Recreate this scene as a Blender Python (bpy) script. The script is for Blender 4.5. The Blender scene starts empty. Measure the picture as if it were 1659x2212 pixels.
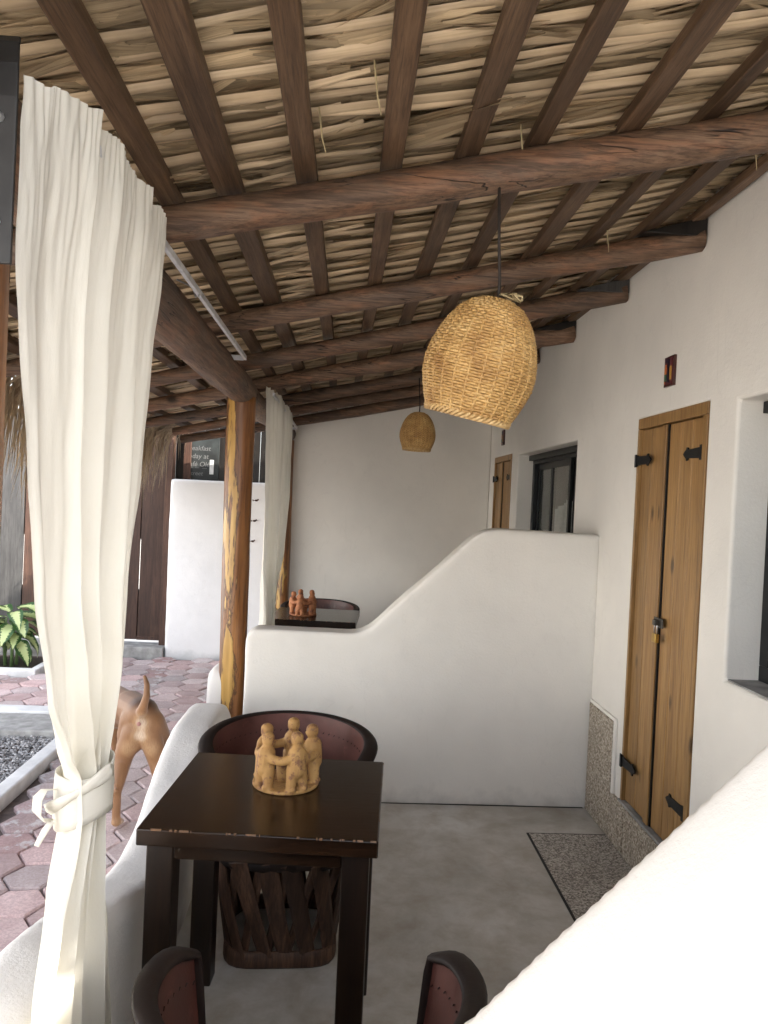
import bpy, bmesh, math, random
import numpy as np
from mathutils import Vector, Matrix, noise
random.seed(7)
rng = np.random.default_rng(7)
sc = bpy.context.scene
PI = math.pi
R = math.radians

# ------------------------------------------------------------------ camera
H = 1.62
ROLL, PITCH, YAW = .0455, -.0155, .0515
cam_d = bpy.data.cameras.new('camera')
cam = bpy.data.objects.new('camera', cam_d)
sc.collection.objects.link(cam)
sc.camera = cam
cam_d.sensor_fit = 'VERTICAL'
cam_d.sensor_height = 36
cam_d.sensor_width = 27
cam_d.lens = 1650 / 2212 * 36
cam_d.clip_start = .02
cam_d.clip_end = 2000

def cam_axes():
    cr, sr, cp, sp, c, s = (math.cos(ROLL), math.sin(ROLL), math.cos(PITCH), math.sin(PITCH), math.cos(YAW), math.sin(YAW))
    def d(x, y, f):
        a = x * cr - y * sr
        b = x * sr + y * cr
        up = b * cp + f * sp
        fo = f * cp - b * sp
        return Vector((a * c + fo * s, -a * s + fo * c, up))
    return d(1, 0, 0), d(0, 1, 0), d(0, 0, 1)
_r, _u, _f = cam_axes()
m = Matrix.Identity(4)
for i in range(3):
    m[i][0] = _r[i]; m[i][1] = _u[i]; m[i][2] = -_f[i]; m[i][3] = (0, 0, H)[i]
cam.matrix_world = m

# ------------------------------------------------------------------ light
SUN_DIR = Vector((.60, -.34, .72)).normalized()      # towards the sun
sun_el = math.asin(SUN_DIR.z)
sun_az = math.atan2(SUN_DIR.x, SUN_DIR.y)
w = bpy.data.worlds.new('World')
sc.world = w
w.use_nodes = True
nt = w.node_tree
nt.nodes.clear()
sky = nt.nodes.new('ShaderNodeTexSky')
sky.sky_type = 'NISHITA'
sky.sun_disc = False
sky.sun_elevation = sun_el
sky.sun_rotation = sun_az
sky.air_density = 1.0
sky.dust_density = 2.0
sky.ozone_density = 1.0
bg = nt.nodes.new('ShaderNodeBackground')
bg.inputs['Strength'].default_value = .15
ow = nt.nodes.new('ShaderNodeOutputWorld')
hz = nt.nodes.new('ShaderNodeHueSaturation')
hz.inputs['Saturation'].default_value = .38
nt.links.new(sky.outputs[0], hz.inputs['Color'])
nt.links.new(hz.outputs[0], bg.inputs['Color'])
nt.links.new(bg.outputs[0], ow.inputs['Surface'])
sd = bpy.data.lights.new('sun', 'SUN')
sd.energy = 3.3
sd.angle = R(.6)
sd.color = (1, .94, .84)
sun = bpy.data.objects.new('sun', sd)
sc.collection.objects.link(sun)
sun.rotation_euler = SUN_DIR.to_track_quat('Z', 'Y').to_euler()
sun.location = (-4, -4, 8)
sc.view_settings.view_transform = 'Standard'
sc.view_settings.look = 'None'
sc.view_settings.gamma = 1
sc.view_settings.use_curve_mapping = False
sc.view_settings.exposure = 2.6
sc.cycles.max_bounces = 12
sc.cycles.diffuse_bounces = 8
sc.cycles.use_denoising = True

# ------------------------------------------------------------------ material helpers
class NT:
    def __init__(s, name):
        s.m = bpy.data.materials.new(name)
        s.m.use_nodes = True
        s.t = s.m.node_tree
        s.t.nodes.clear()
        s.out = s.n('ShaderNodeOutputMaterial')
        s.b = s.n('ShaderNodeBsdfPrincipled')
        s.l(s.b.outputs[0], s.out.inputs['Surface'])
    def n(s, t, **kw):
        x = s.t.nodes.new(t)
        for k, v in kw.items():
            setattr(x, k, v)
        return x
    def l(s, a, b):
        s.t.links.new(a, b)
    def set(s, **kw):
        for k, v in kw.items():
            s.b.inputs[k.replace('_', ' ')].default_value = v
    def coord(s, scale=(1, 1, 1), which='Object', rnd=True):
        tc = s.n('ShaderNodeTexCoord')
        mp = s.n('ShaderNodeMapping')
        mp.inputs['Scale'].default_value = scale
        if rnd:
            oi = s.n('ShaderNodeObjectInfo')
            va = s.n('ShaderNodeVectorMath', operation='SCALE')
            va.inputs[0].default_value = (17.3, 31.7, 11.9)
            s.l(oi.outputs['Random'], va.inputs['Scale'])
            ad = s.n('ShaderNodeVectorMath', operation='ADD')
            s.l(tc.outputs[which], ad.inputs[0])
            s.l(va.outputs[0], ad.inputs[1])
            s.l(ad.outputs[0], mp.inputs['Vector'])
        else:
            s.l(tc.outputs[which], mp.inputs['Vector'])
        return mp.outputs[0]
    def noise(s, vec, scale, detail=5, rough=.55, dist=0):
        x = s.n('ShaderNodeTexNoise')
        x.inputs['Scale'].default_value = scale
        x.inputs['Detail'].default_value = detail
        x.inputs['Roughness'].default_value = rough
        x.inputs['Distortion'].default_value = dist
        s.l(vec, x.inputs['Vector'])
        return x.outputs['Fac']
    def voro(s, vec, scale, feature='F1', out='Distance'):
        x = s.n('ShaderNodeTexVoronoi', feature=feature)
        x.inputs['Scale'].default_value = scale
        s.l(vec, x.inputs['Vector'])
        return x.outputs[out]
    def ramp(s, fac, stops):
        x = s.n('ShaderNodeValToRGB')
        e = x.color_ramp.elements
        while len(e) < len(stops):
            e.new(.5)
        for k, (p, c) in enumerate(stops):
            e[k].position = p
            e[k].color = (c, c, c, 1) if not isinstance(c, (tuple, list)) else (*c, 1)
        s.l(fac, x.inputs['Fac'])
        return x.outputs['Color']
    def mix(s, fac, a, b, mode='MIX'):
        x = s.n('ShaderNodeMix', data_type='RGBA', blend_type=mode)
        for i, v in ((0, fac), (6, a), (7, b)):
            if isinstance(v, (int, float)):
                x.inputs[i].default_value = v
            elif isinstance(v, (tuple, list)):
                x.inputs[i].default_value = (*v, 1)
            else:
                s.l(v, x.inputs[i])
        return x.outputs[2]
    def rnd(s):
        return s.n('ShaderNodeObjectInfo').outputs['Random']
    def bump(s, h, strength=.3, dist=.01):
        x = s.n('ShaderNodeBump')
        x.inputs['Strength'].default_value = strength
        x.inputs['Distance'].default_value = dist
        s.l(h, x.inputs['Height'])
        s.l(x.outputs[0], s.b.inputs['Normal'])
    def color(s, c):
        s.l(c, s.b.inputs['Base Color'])
    def rough(s, c):
        s.l(c, s.b.inputs['Roughness'])

def plaster(name, c=(.78, .75, .695), grain=1.0, dirt=.12):
    k = NT(name)
    v = k.coord((1, 1, 1), rnd=False)
    a = k.noise(v, 1.3, 4)
    b = k.noise(v, 9, 5)
    g = k.noise(v, 85, 4, .7)
    c1 = k.mix(k.ramp(a, [(.35, 0.), (.7, 1.)]), c, tuple(x * (1 - dirt) for x in c))
    c2 = k.mix(k.ramp(b, [(.55, 0.), (.8, .35)]), c1, tuple(x * .88 for x in c))
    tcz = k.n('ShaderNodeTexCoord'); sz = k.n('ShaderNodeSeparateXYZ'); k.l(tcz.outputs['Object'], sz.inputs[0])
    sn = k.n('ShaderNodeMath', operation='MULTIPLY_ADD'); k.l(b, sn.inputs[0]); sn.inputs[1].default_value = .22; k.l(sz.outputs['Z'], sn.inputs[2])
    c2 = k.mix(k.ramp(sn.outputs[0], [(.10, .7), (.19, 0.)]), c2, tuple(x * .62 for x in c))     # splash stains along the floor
    hl_ = k.noise(k.coord((1, 1, .5), rnd=False), 1.8, 4, .6, .8)
    ck = k.ramp(hl_, [(.499, 0.), (.5, .10), (.501, 0.)])
    c2 = k.mix(ck, c2, tuple(x * .6 for x in c))
    sm2 = k.noise(v, 3.5, 6, .7)
    c2 = k.mix(k.ramp(sm2, [(.60, 0.), (.72, .10)]), c2, tuple(x * .7 for x in c))
    k.color(c2)
    k.set(Roughness=.85)
    k.b.inputs['Specular IOR Level'].default_value = .25
    hh = k.mix(.35, k.mix(.5, b, k.noise(k.coord((1, 1, .4), rnd=False), 4.5, 3)), g)
    k.bump(hh, .35 * grain, .012)
    return k.m

def wood(name, cols, axis='X', stretch=14, scale=1.6, rough=.55, bump=.25, knots=False, dust=None, spec=.4, var=.25):
    k = NT(name)
    sx = {'X': (1, stretch, stretch), 'Y': (stretch, 1, stretch), 'Z': (stretch, stretch, 1)}[axis]
    v = k.coord(sx)
    v1 = k.coord((1, 1, 1))
    f = k.noise(v, scale, 8, .65, .6)
    col = k.ramp(f, [(.28, cols[0]), (.5, cols[1]), (.72, cols[2])])
    fine = k.noise(v, scale * 5, 4, .7)
    col = k.mix(k.ramp(fine, [(.35, .55), (.55, 0.)]), col, tuple(x * .45 for x in cols[0]))
    big = k.noise(v1, 3.0, 3)
    col = k.mix(k.ramp(big, [(.3, var), (.6, 0.)]), col, tuple(x * .5 for x in cols[0]))
    hsv = k.n('ShaderNodeHueSaturation')
    mr = k.n('ShaderNodeMapRange')
    mr.inputs['To Min'].default_value = 1 - var
    mr.inputs['To Max'].default_value = 1 + var
    k.l(k.rnd(), mr.inputs['Value'])
    k.l(mr.outputs[0], hsv.inputs['Value'])
    k.l(col, hsv.inputs['Color'])
    col = hsv.outputs[0]
    if knots:
        kv = {'X': (.45, 1, 1), 'Y': (1, .45, 1), 'Z': (1, 1, .45)}[axis]
        d = k.voro(k.coord(tuple(x * 1 for x in kv)), knots)
        col = k.mix(k.ramp(d, [(.06, .9), (.14, 0.)]), col, tuple(x * .25 for x in cols[0]))
    if dust:
        dn = k.noise(v1, 6, 5)
        col = k.mix(k.ramp(dn, [(.45, 0.), (.68, .55)]), col, dust)
    k.color(col)
    k.set(Roughness=rough)
    k.b.inputs['Specular IOR Level'].default_value = spec
    k.bump(k.mix(.5, f, fine), bump, .006)
    return k.m

def plain(name, c, rough=.5, metal=0., spec=.5, nz=.15, nscale=30, bump=0.0):
    k = NT(name)
    v = k.coord()
    f = k.noise(v, nscale, 5)
    k.color(k.mix(k.ramp(f, [(.35, 0.), (.7, 1.)]), tuple(x * (1 - nz) for x in c), tuple(min(1, x * (1 + nz)) for x in c)))
    k.set(Roughness=rough, Metallic=metal)
    k.b.inputs['Specular IOR Level'].default_value = spec
    if bump:
        k.bump(f, bump, .004)
    return k.m

M = {}
M['plaster'] = plaster('white_plaster')
M['plaster_rough'] = plaster('rough_white_plaster', (.80, .78, .75), 1.8, .1)
def log_mat(name, axis, tint=1.0):
    k = NT(name)
    def sc3(a_, b_): return {'X': (a_, b_, b_), 'Y': (b_, a_, b_)}[axis]
    v1 = k.coord()
    f = k.noise(k.coord(sc3(1, 16)), 2.2, 8, .7, .5)
    big = k.noise(k.coord(sc3(1, 3)), 2.4, 5, .6)
    patch = k.noise(k.coord(sc3(1.2, 5)), 3.6, 6, .65, .6)
    col = k.ramp(f, [(.30, (.06, .036, .023)), (.5, (.165, .098, .060)), (.70, (.28, .175, .112))])
    col = k.mix(k.ramp(patch, [(.50, 0.), (.62, .75)]), col, (.29 * tint, .142 * tint, .078 * tint))     # bare reddish wood
    col = k.mix(k.ramp(big, [(.50, 0.), (.66, .8)]), col, (.115, .085, .068))                             # grey weathered skin
    cr_ = k.noise(k.coord(sc3(.55, 9)), 2.6, 3, .5, .25)
    crack = k.ramp(cr_, [(.485, 0.), (.497, 1.), (.503, 1.), (.515, 0.)])
    seg = k.ramp(k.noise(k.coord(sc3(1.4, 1.4)), 1.6, 2), [(.48, 0.), (.56, 1.)])
    cm = k.n('ShaderNodeMath', operation='MULTIPLY'); k.l(crack, cm.inputs[0]); k.l(seg, cm.inputs[1])
    col = k.mix(cm.outputs[0], col, (.010, .006, .004))
    d = k.voro(k.coord(sc3(.7, 1.1)), 3.3)
    col = k.mix(k.ramp(d, [(.045, .95), (.075, .5), (.12, 0.)]), col, (.018, .010, .006))
    fine = k.noise(k.coord(sc3(2, 60)), 2.2, 4, .7)
    col = k.mix(k.ramp(fine, [(.38, .55), (.55, 0.)]), col, (.03, .014, .009))
    hsv = k.n('ShaderNodeHueSaturation')
    mr = k.n('ShaderNodeMapRange'); mr.inputs['To Min'].default_value = .8; mr.inputs['To Max'].default_value = 1.15
    k.l(k.rnd(), mr.inputs['Value']); k.l(mr.outputs[0], hsv.inputs['Value']); k.l(col, hsv.inputs['Color'])
    k.color(hsv.outputs[0])
    k.set(Roughness=.62)
    hsum = k.n('ShaderNodeMath', operation='SUBTRACT'); k.l(f, hsum.inputs[0]); k.l(cm.outputs[0], hsum.inputs[1])
    k.bump(hsum.outputs[0], .6, .008)
    return k.m
M['log'] = log_mat('weathered_log', 'X')
M['log_y'] = log_mat('beam_log', 'Y', .7)
M['batten'] = wood('stained_batten', [(.05, .028, .016), (.125, .072, .040), (.20, .122, .072)], 'Y', 26, 1.7, .55, .35, knots=1.6)
M['door'] = wood('varnished_pine', [(.22, .11, .036), (.33, .185, .066), (.41, .245, .095)], 'Z', 26, 1.0, .42, .12, knots=6.5, var=.14)
M['dark_wood'] = wood('dark_varnished_wood', [(.008, .0035, .0016), (.018, .0078, .0034), (.038, .017, .007)], 'X', 14, 1.8, .25, .1, var=.15, spec=.5)
M['dark_wood_z'] = wood('dark_varnished_leg', [(.006, .0028, .0014), (.013, .0058, .0026), (.026, .012, .005)], 'Z', 14, 1.8, .4, .1, var=.15, spec=.5)
M['worn_edge'] = plain('worn_table_edge', (.13, .065, .027), .6, nz=.5, nscale=90)
M['slat'] = wood('cedar_slat', [(.03, .014, .008), (.075, .037, .021), (.16, .085, .05)], 'Z', 12, 2.2, .6, .3, var=.35)
M['fence'] = wood('fence_board', [(.035, .016, .010), (.065, .030, .019), (.10, .05, .032)], 'Z', 12, 1.3, .65, .3)
M['fence_grey'] = wood('grey_fence_board', [(.035, .034, .034), (.06, .058, .057), (.09, .086, .084)], 'Z', 12, 1.3, .65, .3)
M['black_metal'] = plain('black_metal', (.012, .013, .014), .5, .6, nz=.3, nscale=60, bump=.1)
M['dark_strap'] = plain('dark_strap', (.018, .017, .0165), .6, .2, nz=.4, nscale=18, bump=.1)
M['steel'] = plain('galvanised_steel', (.55, .56, .58), .32, .9)
M['hasp'] = plain('dull_hasp', (.10, .095, .085), .4, .8, nz=.3)
M['white_metal'] = plain('white_metal', (.70, .71, .74), .35, .2)
M['brass'] = plain('brass', (.42, .27, .07), .35, .9)
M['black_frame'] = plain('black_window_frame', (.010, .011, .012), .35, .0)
M['cord'] = plain('dark_cord', (.03, .022, .018), .7)
M['raffia'] = plain('raffia', (.45, .36, .2), .7, nz=.25)
M['pink'] = plain('pink_skin', (.35, .17, .14), .5)
M['mulch'] = plain('dark_joint', (.03, .028, .026), .9)  # even dark tone of the floor joints and door backing

# peeled post
k = NT('peeled_post')
v = k.coord((9, 9, .9), rnd=False)
f = k.noise(v, 1.6, 8, .6, .8)
base = k.ramp(f, [(.25, (.08, .030, .012)), (.5, (.25, .10, .030)), (.75, (.38, .175, .055))])
f2 = k.noise(k.coord((30, 30, 1.4), rnd=False), 1.6, 5, .7)
base = k.mix(k.ramp(f2, [(.35, .6), (.55, 0.)]), base, (.045, .018, .009))
p = k.noise(k.coord((14, 14, 2.0), rnd=False), 1.35, 6, .6, .4)
# bark was stripped off on the courtyard side: geometry attribute 'peel' carries that worn side
at = k.n('ShaderNodeAttribute', attribute_name='peel')
ad = k.n('ShaderNodeMath', operation='ADD')
k.l(p, ad.inputs[0]); k.l(at.outputs['Fac'], ad.inputs[1])
msk = k.ramp(ad.outputs[0], [(.575, 0.), (.605, 1.)])
edge = k.ramp(ad.outputs[0], [(.545, 0.), (.575, .8), (.63, 0.)])
yel = k.ramp(k.noise(k.coord((12, 12, 1), rnd=False), 2.5, 6), [(.3, (.36, .20, .05)), (.7, (.60, .37, .11))])
c = k.mix(msk, base, yel)
c = k.mix(edge, c, (.04, .018, .01))
k.color(c)
k.set(Roughness=.35)
k.bump(k.mix(.5, f, msk), .35, .006)
M['post'] = k.m

# straw
def straw(name, a, b, c_, rough=.6, tone=False):
    k = NT(name)
    uv = k.n('ShaderNodeUVMap')
    mp = k.n('ShaderNodeMapping')
    mp.inputs['Scale'].default_value = (1.2, 9, 1)
    k.l(uv.outputs[0], mp.inputs['Vector'])
    f = k.noise(mp.outputs[0], 2.0, 6, .6)
    col = k.ramp(f, [(.25, a), (.5, b), (.75, c_)])
    v1 = k.coord()
    bl = k.noise(v1, 4, 4)
    col = k.mix(k.ramp(bl, [(.5, 0.), (.75, .6)]), col, tuple(x * .45 for x in a))
    hsv = k.n('ShaderNodeHueSaturation')
    mr = k.n('ShaderNodeMapRange')
    mr.inputs['To Min'].default_value = .72
    mr.inputs['To Max'].default_value = 1.2
    k.l(k.rnd(), mr.inputs['Value']); k.l(mr.outputs[0], hsv.inputs['Value'])
    k.l(col, hsv.inputs['Color'])
    col = hsv.outputs[0]
    if tone:
        at = k.n('ShaderNodeAttribute', attribute_name='tone')
        h2 = k.n('ShaderNodeHueSaturation'); k.l(at.outputs['Fac'], h2.inputs['Value']); k.l(col, h2.inputs['Color'])
        col = h2.outputs[0]
    k.color(col)
    k.set(Roughness=rough)
    k.bump(f, .4, .004)
    return k.m
M['rib'] = straw('palm_rib', (.48, .35, .215), (.63, .48, .31), (.74, .58, .40), tone=True)
M['leaflet'] = straw('dry_palm_leaflet', (.28, .195, .11), (.49, .365, .22), (.64, .49, .31), tone=True)
M['fringe'] = straw('dry_fringe', (.28, .20, .12), (.46, .35, .22), (.62, .50, .35))
k = NT('thatch_back')
f = k.noise(k.coord((1, 9, 1), rnd=False), 3, 6)
k.color(k.ramp(f, [(.3, (.06, .040, .024)), (.7, (.14, .10, .062))]))
k.set(Roughness=.9)
M['thatch'] = k.m

# wicker
k = NT('wicker')
v = k.coord((1, 1, 1), rnd=False)
f = k.noise(v, 14, 5)
f2 = k.noise(v, 120, 3)
c = k.ramp(f, [(.25, (.36, .19, .06)), (.5, (.56, .34, .12)), (.75, (.70, .47, .20))])
c = k.mix(k.ramp(f2, [(.45, .0), (.7, .55)]), c, (.20, .095, .03))
k.color(c)
k.set(Roughness=.5)
M['wicker'] = k.m
k = NT('wicker_braid')
f = k.noise(k.coord((1, 1, 1), rnd=False), 60, 4)
k.color(k.ramp(f, [(.3, (.42, .24, .08)), (.7, (.66, .46, .22))]))
k.set(Roughness=.5)
M['braid'] = k.m

# cloth
k = NT('cotton_muslin')
v = k.coord((1, 1, 1), rnd=False)
wv = k.noise(k.coord((1, 1, .25), rnd=False), 260, 3, .7)
lg = k.noise(v, 5, 4)
col = k.mix(lg, (.82, .80, .735), (.77, .745, .67))
k.color(col)
k.set(Roughness=.9)
k.b.inputs['Specular IOR Level'].default_value = .1
crs = k.noise(k.coord((1, 1, .5), rnd=False), 13, 5, .55, .5)
k.bump(k.mix(.6, wv, crs), .28, .006)
tr = k.n('ShaderNodeBsdfTranslucent')
k.l(col, tr.inputs['Color'])
mx = k.n('ShaderNodeMixShader')
mx.inputs[0].default_value = .22
k.l(k.b.outputs[0], mx.inputs[1]); k.l(tr.outputs[0], mx.inputs[2]); k.l(mx.outputs[0], k.out.inputs['Surface'])
M['cloth'] = k.m

# polished cement floor
k = NT('polished_cement')
v = k.coord((1, 1, 1), rnd=False)
a = k.noise(v, 1.5, 7, .62, .35)
b = k.noise(v, 7, 7, .66, .25)
fn = k.noise(v, 60, 4)
c = k.ramp(a, [(.30, (.26, .235, .195)), (.46, (.43, .41, .37)), (.64, (.57, .555, .52))])
c = k.mix(k.ramp(b, [(.35, .5), (.6, 0.)]), c, (.24, .185, .12))
cr = k.voro(k.coord((1, 1, 1), rnd=False), 1.7, 'DISTANCE_TO_EDGE')
c = k.mix(k.ramp(k.noise(v, 3, 3), [(.6, 0.), (.75, .35)]), c, (.46, .44, .41))
k.color(c)
k.rough(k.ramp(b, [(.3, .32), (.7, .55)]))
k.bump(k.mix(.4, b, fn), .08, .01)
M['cement'] = k.m

# speckled pebble concrete
def speckle(name, dark, mid, light, sc_=70):
    k = NT(name)
    v = k.coord((1, 1, 1), rnd=False)
    cell = k.voro(v, sc_, 'F1', 'Color')
    d = k.voro(v, sc_, 'F1', 'Distance')
    sep = k.n('ShaderNodeSeparateColor')
    k.l(cell, sep.inputs[0])
    c = k.ramp(sep.outputs[0], [(.15, dark), (.5, mid), (.85, light)])
    c = k.mix(k.ramp(d, [(.45, 0.), (.75, .7)]), c, tuple(x * .7 for x in mid))
    big = k.noise(v, 4, 4)
    c = k.mix(k.ramp(big, [(.3, .35), (.6, 0.)]), c, tuple(x * .6 for x in mid))
    k.color(c)
    k.set(Roughness=.6)
    k.bump(d, .25, .004)
    return k.m
M['speckle'] = speckle('speckled_tile', (.17, .13, .09), (.42, .36, .285), (.60, .54, .45), 120)
M['speckle_floor'] = speckle('speckled_slab', (.10, .085, .07), (.36, .325, .285), (.58, .54, .48), 150)
M['gravel'] = None

# pavers
def paver(name, cols, white=0.):
    k = NT(name)
    v = k.coord()
    f = k.noise(v, 7, 6)
    fn = k.noise(v, 90, 4, .7)
    c = k.ramp(f, [(.3, cols[0]), (.7, cols[1])])
    hsv = k.n('ShaderNodeHueSaturation')
    mr = k.n('ShaderNodeMapRange')
    mr.inputs['To Min'].default_value = .8
    mr.inputs['To Max'].default_value = 1.3
    k.l(k.rnd(), mr.inputs['Value']); k.l(mr.outputs[0], hsv.inputs['Value'])
    ms = k.n('ShaderNodeMath', operation='MULTIPLY_ADD')
    rn = k.n('ShaderNodeTexWhiteNoise', noise_dimensions='1D')
    k.l(k.rnd(), rn.inputs['W'])
    k.l(rn.outputs['Value'], ms.inputs[0]); ms.inputs[1].default_value = .7; ms.inputs[2].default_value = .45
    k.l(ms.outputs[0], hsv.inputs['Saturation'])
    k.l(c, hsv.inputs['Color'])
    c = k.mix(k.ramp(fn, [(.4, .4), (.6, 0.)]), hsv.outputs[0], tuple(x * .55 for x in cols[0]))
    wn = k.noise(v, 11, 6, .7)
    c = k.mix(k.ramp(wn, [(.62 - white, 0.), (.70 - white, .8)]), c, (.52, .50, .50))
    k.color(c)
    k.set(Roughness=.75)
    k.bump(k.mix(.6, f, fn), .4, .006)
    return k.m
M['paver'] = paver('red_paver', [(.40, .285, .278), (.55, .425, .418)], -.08)
M['paver_white'] = paver('paint_splashed_paver', [(.30, .20, .195), (.43, .31, .30)], .10)
k = NT('sandy_ground')
v = k.coord((1, 1, 1), rnd=False)
f = k.noise(v, 3, 8)
k.color(k.ramp(f, [(.3, (.39, .36, .33)), (.7, (.53, .50, .46))]))
k.set(Roughness=.9)
k.bump(k.noise(v, 60, 4), .5, .01)
M['ground'] = k.m
k = NT('joint_mortar')
v = k.coord((1, 1, 1), rnd=False)
k.color(k.ramp(k.noise(v, 20, 6), [(.3, (.055, .042, .038)), (.7, (.13, .10, .09))]))
k.set(Roughness=.95)
M['mortar'] = k.m
M['concrete'] = plain('grey_concrete', (.30, .295, .285), .85, nz=.3, nscale=12, bump=.4)
M['white_paint'] = plaster('painted_kerb', (.74, .74, .74), 1.4, .15)
M['soil'] = plain('dark_soil', (.03, .023, .017), .95, nz=.5, nscale=40, bump=.9)
k = NT('grey_gravel')
rc = k.n('ShaderNodeAttribute', attribute_name='shade')
k.color(k.ramp(rc.outputs['Fac'], [(.0, (.11, .108, .11)), (.5, (.31, .305, .31)), (.85, (.50, .49, .495)), (1., (.68, .67, .67))]))
k.set(Roughness=.8)
M['gravel'] = k.m
# leather
def leather(name, a, b, rough=.45):
    k = NT(name)
    v = k.coord()
    f = k.noise(v, 6, 6)
    fn = k.voro(v, 160)
    c = k.ramp(f, [(.3, a), (.7, b)])
    sc_ = k.noise(v, 22, 6, .75)
    c = k.mix(k.ramp(sc_, [(.58, 0.), (.75, .4)]), c, tuple(min(1, x * 1.9) for x in b))
    k.color(c)
    k.rough(k.ramp(f, [(.3, rough - .1), (.7, rough + .15)]))
    k.bump(k.mix(.4, sc_, fn), .12, .003)
    return k.m
M['leather'] = leather('burgundy_leather', (.055, .018, .013), (.135, .048, .036), .45)
M['leather_dark'] = leather('dark_leather_rim', (.008, .0048, .004), (.022, .013, .0095), .6)
for _m in ('leather_dark', 'black_frame'):
    [n_ for n_ in M[_m].node_tree.nodes if n_.type == 'BSDF_PRINCIPLED'][0].inputs['Specular IOR Level'].default_value = .22
# terracotta
def clay(name, a, b, spot):
    k = NT(name)
    v = k.coord()
    f = k.noise(v, 16, 5)
    s_ = k.noise(v, 38, 6, .7)
    c = k.ramp(f, [(.3, a), (.7, b)])
    c = k.mix(k.ramp(s_, [(.52, 0.), (.62, .9)]), c, spot)
    bl = k.noise(v, 60, 5, .7)
    c = k.mix(k.ramp(bl, [(.66, 0.), (.74, .8)]), c, (.05, .03, .02))
    k.color(c)
    k.set(Roughness=.75)
    k.bump(k.mix(.5, f, s_), .3, .004)
    return k.m
M['clay'] = clay('ochre_clay', (.29, .15, .045), (.44, .255, .088), (.16, .07, .04))
M['clay_red'] = clay('orange_terracotta', (.36, .13, .05), (.50, .21, .09), (.20, .07, .04))
M['wax'] = plain('candle_cup', (.40, .30, .18), .6, nz=.3)
# dog coat
k = NT('tan_coat')
at = k.n('ShaderNodeAttribute', attribute_name='coat')
v = k.coord((1, 1, 1), rnd=False)
fur = k.noise(k.coord((60, 60, 10), rnd=False), 4, 4)
c = k.ramp(at.outputs['Fac'], [(.0, (.035, .016, .009)), (.25, (.14, .062, .024)), (.55, (.24, .115, .045)), (.8, (.38, .23, .115)), (1., (.60, .48, .36))])
c = k.mix(k.ramp(fur, [(.4, .3), (.6, 0.)]), c, (.16, .07, .03))
k.color(c)
k.set(Roughness=.55)
k.b.inputs['Sheen Weight'].default_value = .15
k.bump(fur, .15, .004)
M['coat'] = k.m
# dumb cane leaf
k = NT('variegated_leaf')
uv = k.n('ShaderNodeUVMap')
sp = k.n('ShaderNodeSeparateXYZ')
k.l(uv.outputs[0], sp.inputs[0])
ab = k.n('ShaderNodeMath', operation='MULTIPLY_ADD')
k.l(sp.outputs['Y'], ab.inputs[0]); ab.inputs[1].default_value = 2; ab.inputs[2].default_value = -1
a2 = k.n('ShaderNodeMath', operation='ABSOLUTE')
k.l(ab.outputs[0], a2.inputs[0])
mp = k.n('ShaderNodeCombineXYZ')
sh = k.n('ShaderNodeMath', operation='MULTIPLY_ADD')
k.l(a2.outputs[0], sh.inputs[0]); sh.inputs[1].default_value = -.22
k.l(sp.outputs['X'], sh.inputs[2])
k.l(sh.outputs[0], mp.inputs['X']); k.l(a2.outputs[0], mp.inputs['Y'])
vs = k.n('ShaderNodeMapping'); vs.inputs['Scale'].default_value = (16, 1.2, 1)
k.l(mp.outputs[0], vs.inputs['Vector'])
vn = k.noise(vs.outputs[0], 2.2, 3)
sb = k.n('ShaderNodeMath', operation='MULTIPLY_ADD')
k.l(vn, sb.inputs[0]); sb.inputs[1].default_value = 1.1
ng = k.n('ShaderNodeMath', operation='MULTIPLY'); k.l(a2.outputs[0], ng.inputs[0]); ng.inputs[1].default_value = -1.0
k.l(ng.outputs[0], sb.inputs[2])
msk = k.ramp(sb.outputs[0], [(.0, 0.), (.10, 1.)])
c = k.mix(msk, (.030, .085, .020), (.50, .58, .27))
k.color(c)
k.set(Roughness=.35)
tr = k.n('ShaderNodeBsdfTranslucent'); k.l(c, tr.inputs['Color'])
mx = k.n('ShaderNodeMixShader'); mx.inputs[0].default_value = .25
k.l(k.b.outputs[0], mx.inputs[1]); k.l(tr.outputs[0], mx.inputs[2]); k.l(mx.outputs[0], k.out.inputs['Surface'])
M['leaf'] = k.m
M['plaster_white'] = plaster('cool_white_plaster', (.80, .80, .80))
M['stem'] = plain('green_stem', (.10, .16, .06), .5)
k = NT('window_glass')
k.set(Roughness=.02, IOR=1.5)
k.b.inputs['Base Color'].default_value = (.85, .9, .88, 1)
k.b.inputs['Transmission Weight'].default_value = 1
M['glass'] = k.m
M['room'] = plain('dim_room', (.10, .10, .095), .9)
M['sheer'] = plain('sheer_grey_cloth', (.55, .56, .55), .9)
M['chalk_board'] = plain('chalkboard', (.018, .022, .022), .6, nz=.6, nscale=9)
M['chalk'] = plain('chalk', (.15, .15, .15), .9)
M['dark_panel'] = wood('dark_panel', [(.010, .009, .009), (.018, .015, .013), (.03, .023, .02)], 'Z', 10, 1.5, .4, .1)
for nm, c_ in (('tile_frame', (.06, .016, .012)), ('tile_ground', (.10, .022, .03)), ('tile_navy', (.012, .012, .03)), ('tile_orange', (.55, .16, .04)), ('tile_ochre', (.50, .27, .06)), ('tile_green', (.05, .13, .07))):
    M[nm] = plain(nm, c_, .3)

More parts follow.
